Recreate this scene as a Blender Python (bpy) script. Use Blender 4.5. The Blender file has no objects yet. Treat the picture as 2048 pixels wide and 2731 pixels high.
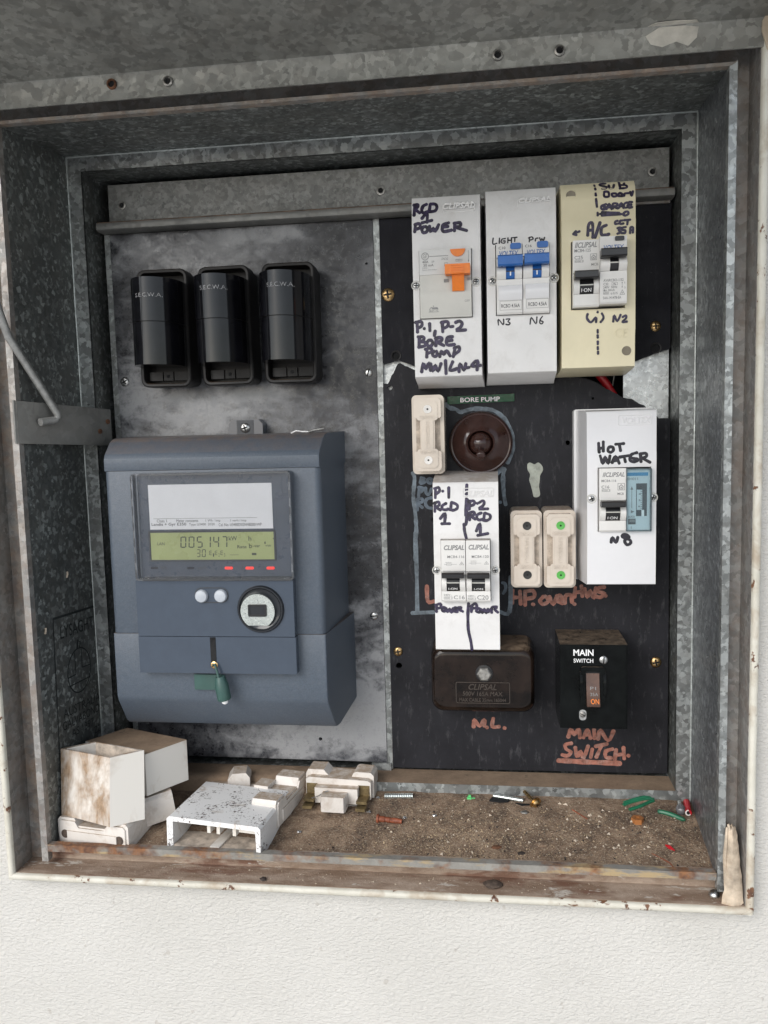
import bpy, bmesh, math, random
from mathutils import Vector, Matrix
from mathutils import noise as mnoise
random.seed(7)
K = 0.001                                    # everything below is written in millimetres
sc = bpy.context.scene
col = sc.collection

# ------------------------------------------------------------------ camera, sky, sun, exposure
cam_d = bpy.data.cameras.new('camera')
cam = bpy.data.objects.new('camera', cam_d)
col.objects.link(cam)
cam_d.sensor_fit = 'HORIZONTAL'
cam_d.sensor_width = 36.0
cam_d.lens = 36.0 * 2192.95 / 2048.0
cam_d.clip_start = 0.01
cam_d.clip_end = 200
YAW, PITCH, ROLL = -0.131453, -0.100315, -0.026395
fw = Vector((math.sin(YAW) * math.cos(PITCH), math.cos(YAW) * math.cos(PITCH), math.sin(PITCH)))
rt = Vector((math.cos(YAW), -math.sin(YAW), 0))
up = rt.cross(fw)
r2 = rt * math.cos(ROLL) + up * math.sin(ROLL)
u2 = up * math.cos(ROLL) - rt * math.sin(ROLL)
M = Matrix((r2, u2, -fw)).transposed().to_4x4()
M.translation = Vector((0, -0.66655, 0))
cam.matrix_world = M
sc.camera = cam

SUN_EL, SUN_AZ = math.radians(31), math.radians(-28)     # azimuth measured from straight in front of the box
sdir = Vector((math.sin(SUN_AZ) * math.cos(SUN_EL), -math.cos(SUN_AZ) * math.cos(SUN_EL), math.sin(SUN_EL)))
w = bpy.data.worlds.new('World')
sc.world = w
w.use_nodes = True
wn = w.node_tree
bg = wn.nodes['Background']
sky = wn.nodes.new('ShaderNodeTexSky')
sky.sky_type = 'NISHITA'
sky.sun_disc = False
sky.sun_elevation = SUN_EL
sky.sun_rotation = math.atan2(sdir.x, sdir.y)
sky.air_density = 1.0
sky.dust_density = 0.7
hs = wn.nodes.new('ShaderNodeHueSaturation')          # thin overcast: paler than a clear sky
hs.inputs['Saturation'].default_value = 0.4
wn.links.new(sky.outputs[0], hs.inputs['Color'])
wn.links.new(hs.outputs[0], bg.inputs[0])
bg.inputs[1].default_value = 0.15
sl = bpy.data.lights.new('sun', 'SUN')
so = bpy.data.objects.new('sun', sl)
col.objects.link(so)
sl.energy = 1.5
sl.angle = math.radians(38)
sl.color = (1.0, 0.965, 0.92)
so.rotation_euler = (-sdir).to_track_quat('-Z', 'Y').to_euler()
so.location = sdir * 3
sc.view_settings.view_transform = 'Standard'
sc.view_settings.look = 'None'
sc.view_settings.gamma = 1
sc.view_settings.exposure = 0.58
sc.render.engine = 'CYCLES'
sc.cycles.max_bounces = 7
sc.cycles.diffuse_bounces = 4
sc.cycles.glossy_bounces = 3
sc.cycles.transparent_max_bounces = 10
sc.cycles.caustics_reflective = False
sc.cycles.caustics_refractive = False
sc.render.resolution_x, sc.render.resolution_y = 768, 1024

# ------------------------------------------------------------------ measured marks: pen strokes, print boxes, part boxes (mm)
INK={'rcd':[[(-53.9,161.9),(-51.0,162.2),(-50.9,160.3),(-53.3,158.6)],[(-52.9,161.7),(-53.6,154.0)],[(-52.6,158.4),(-49.3,155.7)],[(-44.4,162.0),(-47.1,160.6),(-47.9,157.1),(-46.4,155.6),(-43.8,156.5)],[(-41.7,162.0),(-42.6,156.2)],[(-41.7,162.0),(-38.2,161.7),(-36.9,159.4),(-38.3,156.6),(-42.6,156.2)],[(-47.9,151.4),(-44.1,155.0),(-44.1,148.4)],[(-47.9,148.3),(-40.5,149.7)],[(-52.6,147.2),(-53.2,142.0)],[(-53.1,147.3),(-50.0,147.8),(-49.0,145.7),(-50.1,144.5),(-52.8,143.8)],[(-46.3,145.4),(-47.9,143.6),(-47.1,141.3),(-44.7,141.5),(-43.8,143.8),(-45.6,145.5)],[(-42.4,145.7),(-41.6,141.7),(-39.6,143.9),(-38.3,141.5),(-35.7,146.3)],[(-28.4,147.2),(-32.3,146.1),(-33.2,142.9),(-31.8,141.1),(-26.4,141.8)],[(-32.5,144.3),(-28.9,144.6)],[(-24.4,141.1),(-23.9,146.9)],[(-24.7,146.6),(-20.3,146.7),(-20.2,144.4),(-23.7,143.6)],[(-23.4,143.6),(-15.6,140.9)],[(-52.9,77.3),(-52.7,70.2)],[(-54.2,77.3),(-50.2,77.9),(-49.2,75.8),(-50.6,73.9),(-52.7,73.5)],[(-47.9,72.7),(-47.5,72.7)],[(-43.7,76.3),(-43.6,70.9)],[(-39.7,70.7),(-40.4,67.2)],[(-34.4,76.6),(-34.2,69.8)],[(-35.3,76.5),(-31.0,77.1),(-30.0,75.0),(-31.4,73.1),(-34.2,72.4)],[(-28.5,73.2),(-26.6,73.4)],[(-24.8,76.1),(-21.8,77.0),(-20.0,75.3),(-21.2,72.6),(-24.2,70.4),(-17.4,70.5)],[(-51.4,66.5),(-51.9,59.7)],[(-52.5,66.9),(-48.7,66.7),(-48.2,64.7),(-51.2,63.4)],[(-51.2,63.4),(-47.6,62.8),(-47.4,60.4),(-52.3,59.4)],[(-44.1,64.3),(-46.0,62.2),(-45.0,60.0),(-42.6,60.4),(-41.8,62.7),(-43.7,64.3)],[(-39.5,59.8),(-39.1,65.3)],[(-39.8,65.2),(-35.7,65.8),(-35.2,63.5),(-38.5,62.6)],[(-38.5,62.6),(-33.5,59.9)],[(-27.0,66.0),(-31.2,65.3),(-31.0,60.4),(-25.7,60.4)],[(-30.9,63.1),(-27.4,63.5)],[(-46.0,58.1),(-46.4,51.9)],[(-47.4,57.7),(-43.4,58.4),(-42.6,56.0),(-46.2,54.6)],[(-40.9,56.3),(-42.1,53.9),(-40.5,52.2),(-38.6,53.5),(-39.1,56.1)],[(-36.8,51.9),(-35.4,55.9),(-33.8,53.5),(-31.7,56.1),(-29.1,52.2)],[(-25.4,58.0),(-26.9,51.5)],[(-26.2,57.6),(-22.8,58.6),(-22.4,55.9),(-26.0,53.2)],[(-50.4,41.3),(-49.1,47.4),(-47.1,43.3),(-45.0,47.6),(-43.7,42.1)],[(-43.6,47.2),(-42.0,41.9),(-40.2,46.1),(-38.4,41.5),(-35.9,47.1)],[(-32.6,49.2),(-32.4,39.5)],[(-27.3,48.1),(-29.6,41.8),(-24.0,43.0)],[(-22.9,40.5),(-22.0,46.2),(-19.2,41.5),(-17.8,46.4)],[(-17.6,43.2),(-15.4,43.5)],[(-9.7,41.3),(-9.3,48.1),(-14.0,44.3),(-6.9,44.7)]],'lp':[[(3.3,134.6),(3.0,130.5),(5.9,130.8)],[(7.8,134.3),(7.5,130.6)],[(12.0,133.8),(9.5,133.4),(9.0,131.3),(11.1,130.6),(11.8,132.1),(10.3,132.1)],[(13.8,134.2),(13.6,130.7)],[(16.3,134.2),(16.2,130.6)],[(13.6,132.4),(16.2,132.4)],[(16.8,134.1),(20.2,134.2)],[(18.7,134.1),(18.5,131.3)],[(29.0,133.8),(28.8,130.5)],[(28.2,133.3),(30.6,133.9),(31.6,132.7),(30.6,132.0),(28.9,131.7)],[(34.9,132.9),(33.4,132.6),(33.1,130.9)],[(36.1,133.1),(36.9,130.9),(37.7,132.4),(38.6,130.8),(39.6,133.1)],[(6.3,73.0),(6.3,77.1),(9.7,73.1),(10.0,77.1)],[(11.8,76.9),(14.5,77.1),(13.1,75.2),(14.6,74.2),(13.6,72.9),(11.6,73.3)],[(28.9,72.7),(29.8,77.3),(33.1,72.8),(33.8,77.6)],[(37.7,77.8),(36.2,75.8),(35.8,73.3),(37.3,72.6),(38.1,74.0),(36.2,74.8)]],'ac':[[(74.6,167.8),(74.7,166.8)],[(74.8,164.9),(74.9,163.7)],[(75.0,161.0),(75.1,159.3)],[(75.1,156.9),(75.7,151.3)],[(76.1,147.3),(76.2,145.3)],[(82.5,168.5),(78.8,168.4),(78.5,167.0),(82.4,165.8),(82.2,164.2),(79.6,164.0)],[(84.4,167.0),(84.8,164.4),(87.0,164.4),(88.1,167.1)],[(91.8,168.7),(91.8,163.6)],[(91.4,168.7),(94.7,168.9),(94.7,166.3),(92.1,166.3)],[(92.1,166.3),(95.9,165.9),(96.2,163.8),(91.5,163.4)],[(81.1,161.5),(80.9,158.2),(83.8,158.2),(83.7,161.3),(80.7,161.4)],[(86.2,160.0),(86.6,158.0),(89.0,158.0),(88.9,159.8),(86.1,159.9)],[(90.3,158.0),(91.5,160.1),(94.1,157.9),(90.2,158.1)],[(94.3,157.8),(94.8,159.4),(97.4,159.6)],[(98.5,160.5),(99.3,157.5),(100.4,160.8)],[(82.0,152.8),(78.9,151.7),(78.9,149.6),(81.6,149.5),(81.6,150.9),(80.3,151.0)],[(82.2,149.3),(84.0,152.8),(85.7,149.1)],[(82.9,150.4),(85.3,150.5)],[(86.6,149.4),(86.6,152.7),(89.4,152.7),(89.2,151.0),(87.0,150.9),(90.1,149.3)],[(90.7,149.6),(92.2,152.9),(93.8,149.4)],[(91.2,150.6),(93.4,150.7)],[(96.3,153.1),(94.4,152.2),(94.2,149.8),(96.4,149.7),(96.4,151.1)],[(99.7,153.1),(97.3,153.0),(97.3,149.6),(99.7,149.7)],[(97.3,151.3),(99.2,151.4)],[(77.7,146.3),(88.5,145.9),(93.1,145.2)],[(78.9,145.1),(91.8,145.2)],[(79.0,147.5),(90.8,146.3)],[(95.0,146.7),(93.6,145.1),(95.1,144.2),(97.1,145.3),(96.6,146.8),(94.7,146.5)],[(89.7,140.7),(88.1,140.3),(88.1,138.7),(90.1,138.8)],[(93.4,140.8),(91.4,140.5),(91.4,138.5),(93.7,138.7)],[(94.2,140.9),(98.2,141.0)],[(96.5,140.9),(96.2,137.8)],[(89.5,135.7),(92.0,136.0),(90.4,134.2),(92.0,132.9),(89.5,131.9)],[(95.3,136.2),(92.9,135.8),(92.9,134.4),(94.9,133.9),(94.6,132.2),(92.4,132.2)],[(98.1,131.8),(98.5,135.6),(100.1,135.5),(100.0,132.1)],[(98.3,133.7),(100.1,133.8)],[(59.2,133.4),(63.6,135.0)],[(59.1,133.4),(61.1,135.3)],[(59.1,133.4),(61.5,132.6)],[(69.1,77.7),(68.6,74.7),(71.3,71.7),(74.7,74.9),(74.9,71.6)],[(78.9,77.6),(80.1,74.5),(78.0,71.5)],[(86.7,71.5),(87.5,75.7),(89.5,71.7),(91.8,76.1)],[(93.2,74.4),(95.3,75.4),(95.5,73.5),(93.1,71.0),(96.2,71.2)],[(76.0,78.9),(76.0,78.4)],[(76.0,66.2),(76.1,64.3)],[(76.1,62.6),(76.2,60.8)],[(76.2,58.3),(76.2,56.3)],[(76.2,54.4),(76.3,52.7)],[(76.4,51.1),(76.4,49.5)]],'ac_big':[[(69.2,131.9),(69.9,139.3),(72.5,139.7),(72.7,130.3)],[(69.5,135.3),(72.5,135.5)],[(77.7,140.3),(74.2,130.2)],[(82.0,138.2),(78.9,136.7),(78.5,132.7),(80.3,131.3),(83.8,132.0)]],'pp':[[(-41.9,-44.9),(-42.2,-52.3)],[(-42.8,-45.3),(-39.8,-44.6),(-38.8,-46.8),(-40.5,-48.7),(-42.1,-49.5)],[(-36.7,-47.3),(-36.3,-47.4)],[(-32.0,-44.6),(-32.1,-52.2)],[(-42.5,-55.7),(-42.7,-62.6)],[(-43.3,-56.5),(-40.0,-55.4),(-39.3,-57.7),(-42.3,-59.2)],[(-42.0,-59.2),(-38.4,-61.6)],[(-34.1,-56.5),(-37.1,-58.3),(-36.9,-60.9),(-34.0,-61.3),(-32.7,-60.6)],[(-30.2,-55.8),(-30.9,-61.4)],[(-30.2,-55.8),(-26.4,-57.4),(-25.7,-60.0),(-28.4,-61.7),(-31.7,-61.3)],[(-38.8,-68.0),(-35.1,-64.0),(-35.5,-70.7)],[(-37.9,-71.8),(-31.6,-71.8)],[(-16.5,-54.8),(-17.0,-61.3)],[(-17.4,-55.9),(-14.1,-54.9),(-12.8,-56.5),(-14.1,-58.0),(-16.7,-58.8)],[(-11.2,-56.8),(-10.7,-56.9)],[(-9.5,-56.3),(-6.9,-55.0),(-5.8,-56.6),(-7.2,-59.1),(-9.6,-61.0),(-3.1,-61.0)],[(-16.3,-63.4),(-16.8,-69.3)],[(-17.2,-64.2),(-14.2,-63.1),(-13.2,-65.0),(-16.1,-66.3)],[(-15.8,-66.3),(-12.6,-68.7)],[(-8.0,-64.0),(-11.0,-65.4),(-11.4,-67.9),(-9.6,-69.3),(-7.5,-68.7)],[(-5.7,-64.2),(-6.4,-69.7)],[(-5.4,-64.2),(-1.9,-65.5),(-1.6,-68.0),(-3.9,-69.7),(-6.9,-69.4)],[(-12.0,-77.6),(-9.3,-72.0),(-9.0,-79.0)],[(-11.1,-80.8),(-3.3,-79.4)],[(-42.8,-133.6),(-42.9,-139.0)],[(-43.6,-133.8),(-39.9,-132.8),(-39.8,-135.6),(-42.6,-136.3)],[(-37.5,-135.5),(-38.7,-137.2),(-37.1,-138.7),(-36.0,-136.4),(-37.8,-135.6)],[(-35.6,-136.2),(-34.6,-139.0),(-32.9,-136.6),(-31.7,-139.3),(-30.2,-136.2)],[(-29.7,-138.3),(-27.8,-136.9),(-28.7,-135.4),(-29.7,-137.9),(-27.7,-139.0)],[(-27.2,-139.0),(-26.5,-135.9),(-24.1,-135.6),(-25.6,-137.0),(-23.1,-138.6)],[(-16.1,-134.2),(-16.6,-138.9)],[(-17.0,-134.7),(-13.4,-132.5),(-12.6,-135.5),(-16.0,-136.3)],[(-11.5,-136.1),(-12.8,-138.3),(-10.6,-139.2),(-10.1,-136.8),(-12.0,-136.2)],[(-9.4,-136.8),(-8.4,-139.6),(-6.7,-136.8),(-5.5,-139.6),(-4.1,-136.7)],[(-4.0,-138.9),(-1.9,-136.7)],[(-1.4,-139.5),(-1.0,-135.5),(2.6,-135.1),(0.9,-136.9),(3.2,-139.2)]],'pp_line':[[(-18.5,-42.9),(-19.0,-51.1)],[(-19.0,-53.2),(-19.6,-65.9)],[(-18.4,-53.7),(-19.3,-71.0),(-21.1,-72.8)],[(-21.1,-72.2),(-20.7,-77.4),(-19.5,-82.7)],[(-18.6,-132.5),(-19.2,-140.1),(-19.1,-152.6),(-17.4,-161.7),(-16.6,-168.2)]],'hw':[[(76.9,-14.1),(77.3,-20.8)],[(80.2,-13.1),(80.2,-20.1)],[(77.3,-18.2),(80.2,-17.4)],[(84.2,-17.2),(83.5,-19.7),(85.3,-20.9),(87.3,-19.4),(86.6,-17.1),(83.9,-17.4)],[(88.8,-15.2),(94.7,-14.8)],[(91.5,-15.2),(92.3,-20.0)],[(77.9,-23.2),(79.9,-28.8),(81.3,-24.1),(83.5,-28.8),(84.8,-23.3)],[(86.3,-28.5),(88.6,-23.8),(91.3,-29.0)],[(87.5,-27.0),(90.6,-26.6)],[(91.4,-24.5),(97.9,-23.5)],[(94.7,-24.0),(95.6,-28.0)],[(103.8,-21.5),(99.6,-23.0),(98.8,-26.8),(101.8,-28.0),(104.4,-26.5),(99.9,-25.3)],[(106.5,-28.2),(106.1,-22.4)],[(105.6,-22.6),(109.7,-22.1),(110.2,-24.4),(106.8,-25.5)],[(107.2,-25.4),(112.8,-28.7)],[(85.7,-86.5),(86.5,-82.9),(89.1,-86.6),(90.4,-82.6)],[(96.6,-83.6),(93.7,-82.5),(93.9,-80.9),(96.5,-81.0),(98.5,-82.7),(96.5,-83.9),(95.2,-85.7),(96.9,-88.2),(99.2,-87.3),(99.2,-85.0),(96.3,-83.4)]],'outline':[[(-35.9,18.7),(-32.8,15.8),(-27.7,14.4),(-24.6,12.1),(-20.7,12.9),(-14.3,14.3),(-6.1,14.2),(2.7,12.3),(10.8,5.7),(15.7,-3.9),(17.4,-12.8),(16.1,-22.3),(12.6,-29.3)],[(10.0,-34.0),(9.0,-41.4),(9.5,-54.2),(10.8,-62.9)],[(8.9,-33.8),(4.0,-37.9)],[(-63.8,-36.1),(-62.3,-40.0),(-63.2,-49.8),(-63.6,-56.3),(-62.3,-69.4),(-61.8,-82.5),(-62.8,-95.7),(-63.3,-107.6)]],'outline2':[[(-62.8,-85.2),(-62.3,-114.3),(-62.5,-150.3)],[(-66.9,-152.1),(-49.0,-151.3)],[(14.2,-121.8),(13.0,-150.5),(5.1,-150.8)]],'greyink':[[(-56.8,-40.1),(-57.8,-44.1)],[(-57.1,-40.1),(-54.4,-40.8),(-56.8,-42.1),(-53.8,-43.4),(-57.5,-44.5)],[(-50.3,-40.8),(-52.0,-42.8),(-49.4,-44.9),(-47.9,-42.2),(-50.6,-40.9)],[(-58.4,-47.6),(-59.4,-55.4)],[(-59.3,-47.9),(-55.8,-48.6),(-56.7,-51.2),(-59.3,-51.9)],[(-53.5,-48.3),(-53.1,-52.5),(-50.9,-53.7),(-48.6,-49.2)],[(-59.9,-57.0),(-60.6,-66.5)],[(-60.6,-57.6),(-56.8,-57.1),(-56.4,-59.7),(-60.2,-60.9),(-56.4,-64.4)],[(-48.7,-56.4),(-52.9,-57.8),(-53.7,-61.7),(-51.8,-64.4),(-48.6,-65.1)],[(6.2,-60.8),(6.8,-61.1)]],'greyink2':[[(7.5,-126.8),(9.6,-127.6),(10.1,-131.9),(8.1,-135.5)]],'red':[[(-54.1,-129.4),(-53.6,-142.2),(-48.2,-142.1)],[(15.9,-133.1),(15.1,-143.8)],[(21.5,-133.8),(22.1,-144.5)],[(15.1,-139.2),(22.2,-138.6)],[(25.7,-133.8),(25.6,-145.3)],[(25.4,-134.1),(32.0,-133.4),(32.8,-138.4),(26.4,-140.2)],[(31.5,-144.5),(32.4,-144.8)],[(40.7,-138.1),(37.6,-141.3),(39.7,-144.5),(44.2,-142.0),(42.5,-138.4),(39.7,-138.4)],[(45.0,-138.1),(48.0,-144.5),(51.1,-137.4)],[(51.5,-142.0),(55.3,-139.9),(53.0,-137.0),(50.9,-141.3),(55.3,-143.8)],[(57.1,-143.8),(57.8,-137.7),(62.0,-137.0),(62.9,-143.0)],[(64.5,-144.0),(65.1,-144.5)],[(65.5,-131.0),(64.7,-138.7)],[(70.3,-129.5),(71.0,-138.0)],[(64.8,-135.0),(71.0,-134.1)],[(72.8,-131.7),(75.1,-138.7),(77.2,-133.4),(79.9,-139.4),(81.6,-131.0)],[(88.4,-130.4),(83.4,-131.3),(83.4,-134.1),(88.4,-135.7),(85.4,-138.7),(81.7,-138.0)],[(88.9,-137.3),(89.5,-137.7)]],'red2':[[(-17.7,-248.5),(-16.9,-242.3),(-12.7,-247.6),(-8.6,-242.0),(-8.9,-247.5)],[(-7.0,-248.4),(-6.4,-248.7)],[(-1.3,-240.7),(-2.2,-247.8),(3.5,-247.6)],[(7.5,-248.7),(8.2,-248.9)],[(59.5,-255.4),(61.5,-248.8),(64.2,-253.1),(67.9,-248.7),(68.8,-255.7)],[(71.7,-255.6),(74.9,-248.5),(77.3,-256.1)],[(73.1,-253.2),(76.4,-252.8)],[(80.1,-248.4),(80.5,-256.0)],[(83.3,-256.5),(85.0,-248.9),(91.4,-257.6),(95.7,-249.1)],[(62.2,-260.5),(57.2,-261.8),(57.8,-265.5),(61.5,-267.9),(58.9,-271.2),(54.5,-270.5)],[(65.1,-263.9),(66.5,-271.7),(69.4,-267.1),(71.7,-272.8),(75.4,-262.4)],[(78.7,-265.0),(77.5,-272.0)],[(81.3,-262.6),(90.4,-260.4)],[(85.8,-262.4),(81.9,-271.9)],[(95.0,-264.5),(89.6,-266.6),(89.6,-271.5),(93.9,-272.1)],[(97.8,-264.9),(96.6,-273.4)],[(103.5,-262.9),(104.1,-272.5)],[(97.1,-269.5),(104.1,-268.6)],[(107.1,-269.6),(107.8,-270.0)]],'red_line':[[(51.6,-275.6),(62.4,-275.8),(74.0,-276.2),(89.1,-276.4),(100.8,-276.7)]]}
TX={'rcd_print': [('DCG', (-34.01, 120.39, -28.98, 121.9), 0.3), ('40A', (-47.89, 118.68, -43.36, 120.46), 0, 1), ('2P', (-41.26, 118.87, -39.1, 120.18)), ('30 mA', (-47.12, 116.26, -39.63, 118.11), 0, 1), ('230V~', (-47.84, 114.93, -43.58, 115.72)), ('Made by GE in Hungary', (-48.01, 113.39, -37.2, 114.24)), ('TEST', (-23.29, 119.21, -19.55, 120.39)), ('OFF', (-17.61, 89.99, -14.06, 91.64)), ('GE', (-47.26, 122.18, -44.29, 125.07), 0.2)], 'rcd_boss': [('CLIPSAL', (-32.61, 156.93, -10.0, 161.43), 0.25, 2)], 'lp_boss': [('CLIPSAL', (21.73, 158.15, 44.02, 161.89), 0.25, 2)], 'pp_boss': [('CLIPSAL', (-21.13, -51.71, 1.09, -47.21), 0.25, 2)], 'hw_boss': [('VOLTEX', (93.61, -0.43, 113.54, 4.03), 0.2, 1)], 'ac_boss': [('CE', (87.96, 60.3, 96.94, 66.52))], 'lp_print': [('C10', (7.03, 125.37, 11.78, 127.21), 0, 1), ('C16', (25.59, 125.83, 30.24, 127.66), 0, 1), ('RCBO 4.5kA', (8.43, 84.45, 21.54, 86.98), 0, 1), ('RCBO 4.5kA', (27.57, 84.79, 40.57, 87.45), 0, 1)], 'lp_blue': [('VOLTEX', (7.52, 120.37, 20.89, 124.13), 0.25, 1), ('VOLTEX', (26.89, 120.68, 39.81, 124.09), 0.25, 1)], 'acl_print': [('IICLIPSAL', (59.6, 122.18, 74.74, 126.01), 0.3, 2), ('MCB4-125', (59.37, 119.28, 70.46, 121.49), 0, 1), ('C25', (59.35, 114.48, 65.06, 116.84), 0, 1), ('4500 3', (59.64, 112.47, 65.28, 113.65)), ('MCB', (70.82, 109.71, 75.47, 111.48), 0, 1)], 'acl_on': [('I·ON', (63.91, 91.89, 70.72, 94.26), 0, 1)], 'acr_print': [('AV6RCBO-1/32', (78.56, 97.63, 92.15, 99.47), 0, 1), ('C32', (78.56, 95.16, 81.93, 96.85), 0, 1), ('240V  50Hz', (78.42, 93.03, 87.93, 94.65), 0, 1), ('IΔn 30mA', (78.42, 91.16, 86.25, 92.71), 0, 1), ('6000', (78.71, 89.19, 81.86, 90.52)), ('ts 0.1S', (83.4, 88.79, 88.08, 90.49), 0, 1), ('SAA-141478-EA', (78.27, 85.76, 90.5, 87.6), 0, 1), ('I', (92.81, 95.8, 93.1, 97.12)), ('O', (92.52, 92.49, 93.54, 93.81)), ('~', (85.22, 95.32, 86.97, 96.5))], 'acr_blue': [('VOLTEX', (78.77, 118.9, 92.37, 122.33), 0.25, 1)], 'pp_print': [('CLIPSAL', (-36.05, -90.77, -20.86, -86.96), 0.25, 3), ('CLIPSAL', (-17.73, -90.52, -2.78, -86.72), 0.25, 3), ('MCB4-116', (-33.54, -96.76, -20.98, -94.73), 0, 1), ('MCB4-120', (-15.47, -96.74, -3.0, -94.71), 0, 1), ('240V~', (-36.73, -125.31, -30.53, -123.83), 0, 1), ('240V~', (-18.94, -126.07, -13.1, -124.66), 0, 1), ('4500 3', (-36.33, -127.63, -30.51, -125.95)), ('4500 3', (-18.66, -128.06, -13.07, -126.71)), ('C16', (-29.3, -127.81, -21.1, -124.92), 0, 1), ('C20', (-11.87, -128.18, -3.54, -124.79), 0, 1), ('METRON', (-35.0, -100.31, -30.59, -99.67)), ('METRON', (-16.33, -99.38, -12.08, -98.75))], 'pp_on': [('I-ON', (-33.08, -120.64, -26.47, -118.84), 0, 1), ('I-ON', (-14.12, -120.97, -7.5, -119.24), 0, 1)], 'hw_print': [('IICLIPSAL', (79.06, -38.38, 94.46, -35.09), 0.3, 2), ('MCB4-116', (78.34, -42.06, 88.67, -40.26), 0, 1), ('C16', (78.34, -46.74, 83.8, -44.49), 0, 1), ('4500 3', (78.63, -48.77, 84.17, -47.5)), ('MCB', (89.56, -51.41, 93.92, -49.77), 0, 1)], 'hw_on': [('I·ON', (82.53, -69.07, 89.45, -66.97), 0, 1)], 'timer_print': [('EH011', (96.93, -41.13, 104.16, -39.26), 0, 1), ('auto', (97.39, -68.33, 102.04, -66.6), 0, 1), ('I O', (107.34, -71.23, 110.6, -68.97), 0, 1), ('I', (99.45, -76.4, 99.82, -74.67))], 'timer_wheel': [('3', (104.51, -47.26, 105.75, -45.75), 0, 1), ('4', (104.53, -51.77, 105.91, -50.49), 0, 1), ('5', (104.55, -56.29, 105.79, -55.01), 0, 1), ('6', (104.35, -60.67, 105.52, -59.39), 0, 1), ('7', (103.93, -64.44, 105.1, -63.16), 0, 1)], 'fed1': [('250V', (-53.5, 8.08, -44.08, 10.31), 0, 1), ('16A-A1', (-54.88, -21.26, -43.64, -19.06), 0, 1)], 'fed2': [('16A-A1', (20.99, -81.93, 31.31, -79.71), 0, 1), ('250V', (21.33, -111.61, 31.47, -109.21), 0, 1)], 'ms': [('MAIN', (59.19, -173.45, 74.07, -168.56), 0, 2), ('SWITCH', (59.38, -178.8, 73.85, -175.68), 0, 1)], 'ms_on': [('ON', (71.0, -208.97, 77.71, -205.38), 0, 1)], 'ms_35': [('P1', (71.24, -201.0, 75.51, -198.76)), ('35A', (71.02, -205.16, 76.89, -202.91))], 'nl': [('CLIPSAL', (-20.15, -203.92, 1.69, -199.29), 0.3, 1), ('500V 165A MAX.', (-24.74, -208.79, 6.64, -205.31), 0.1, 1), ('MAX CABLE 35mm 165044', (-27.42, -213.44, 8.81, -210.65), 0, 1)], 'tape': [('BORE PUMP', (-24.02, 19.77, 7.19, 23.35), 0, 1)], 'secwa0': [('S.E.C.W.A.', (-266.8, 104.36, -246.61, 107.26))], 'secwa1': [('S.E.C.W.A.', (-214.76, 107.42, -194.81, 110.58))], 'secwa2': [('S.E.C.W.A.', (-163.94, 107.19, -143.81, 110.31))], 'label': [('Class 1', (-249.76, -65.19, -241.93, -62.99)), ('Meter constants', (-234.44, -65.18, -217.46, -62.99)), ('1 Wh / imp', (-211.67, -65.64, -200.36, -63.23)), ('1 varh / imp', (-192.61, -65.64, -180.44, -63.47)), ('Landis + Gyr E350', (-254.01, -68.39, -226.9, -65.57), 0, 1), ('Type U3400  2020', (-224.71, -68.43, -204.9, -66.01)), ('Cal. No. U3400DSGNNBS001WP', (-201.78, -68.6, -168.93, -66.35))], 'lcd': [('LAN', (-250.32, -82.51, -244.76, -80.29)), ('kW', (-194.58, -79.36, -188.19, -76.08), 0, 1), ('h', (-179.52, -79.54, -177.29, -76.2), 0, 1), ('Rate', (-188.32, -85.34, -181.15, -82.92), 0, 1), ('b', (-179.29, -85.15, -176.98, -81.8), 0, 1), ('-var', (-176.12, -84.64, -170.81, -83.01), 0, 1), ('+W', (-166.83, -84.4, -162.33, -82.69), 0, 1)], 'lcdbox': [('digits', (-232.46, -84.65, -195.99, -76.03)), ('row2', (-220.32, -91.71, -213.04, -85.81)), ('eee', (-210.24, -91.47, -197.37, -86.92))], 'ledtext': [('Wh', (-249.22, -100.98, -244.14, -98.51), 0, 1), ('varh', (-220.24, -101.1, -213.19, -98.65), 0, 1), ('A', (-202.06, -101.08, -199.88, -98.8), 0, 1), ('B', (-185.69, -101.14, -184.09, -98.87), 0, 1), ('C', (-170.3, -101.21, -167.76, -98.94), 0, 1)], 'ledbox': [('w', (-256.47, -100.63, -251.12, -99.04)), ('v', (-227.97, -100.75, -222.52, -99.16)), ('a', (-198.68, -101.1, -192.5, -99.14)), ('b', (-182.66, -101.17, -176.36, -99.21)), ('c', (-166.58, -101.23, -160.48, -99.28))]}
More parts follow.
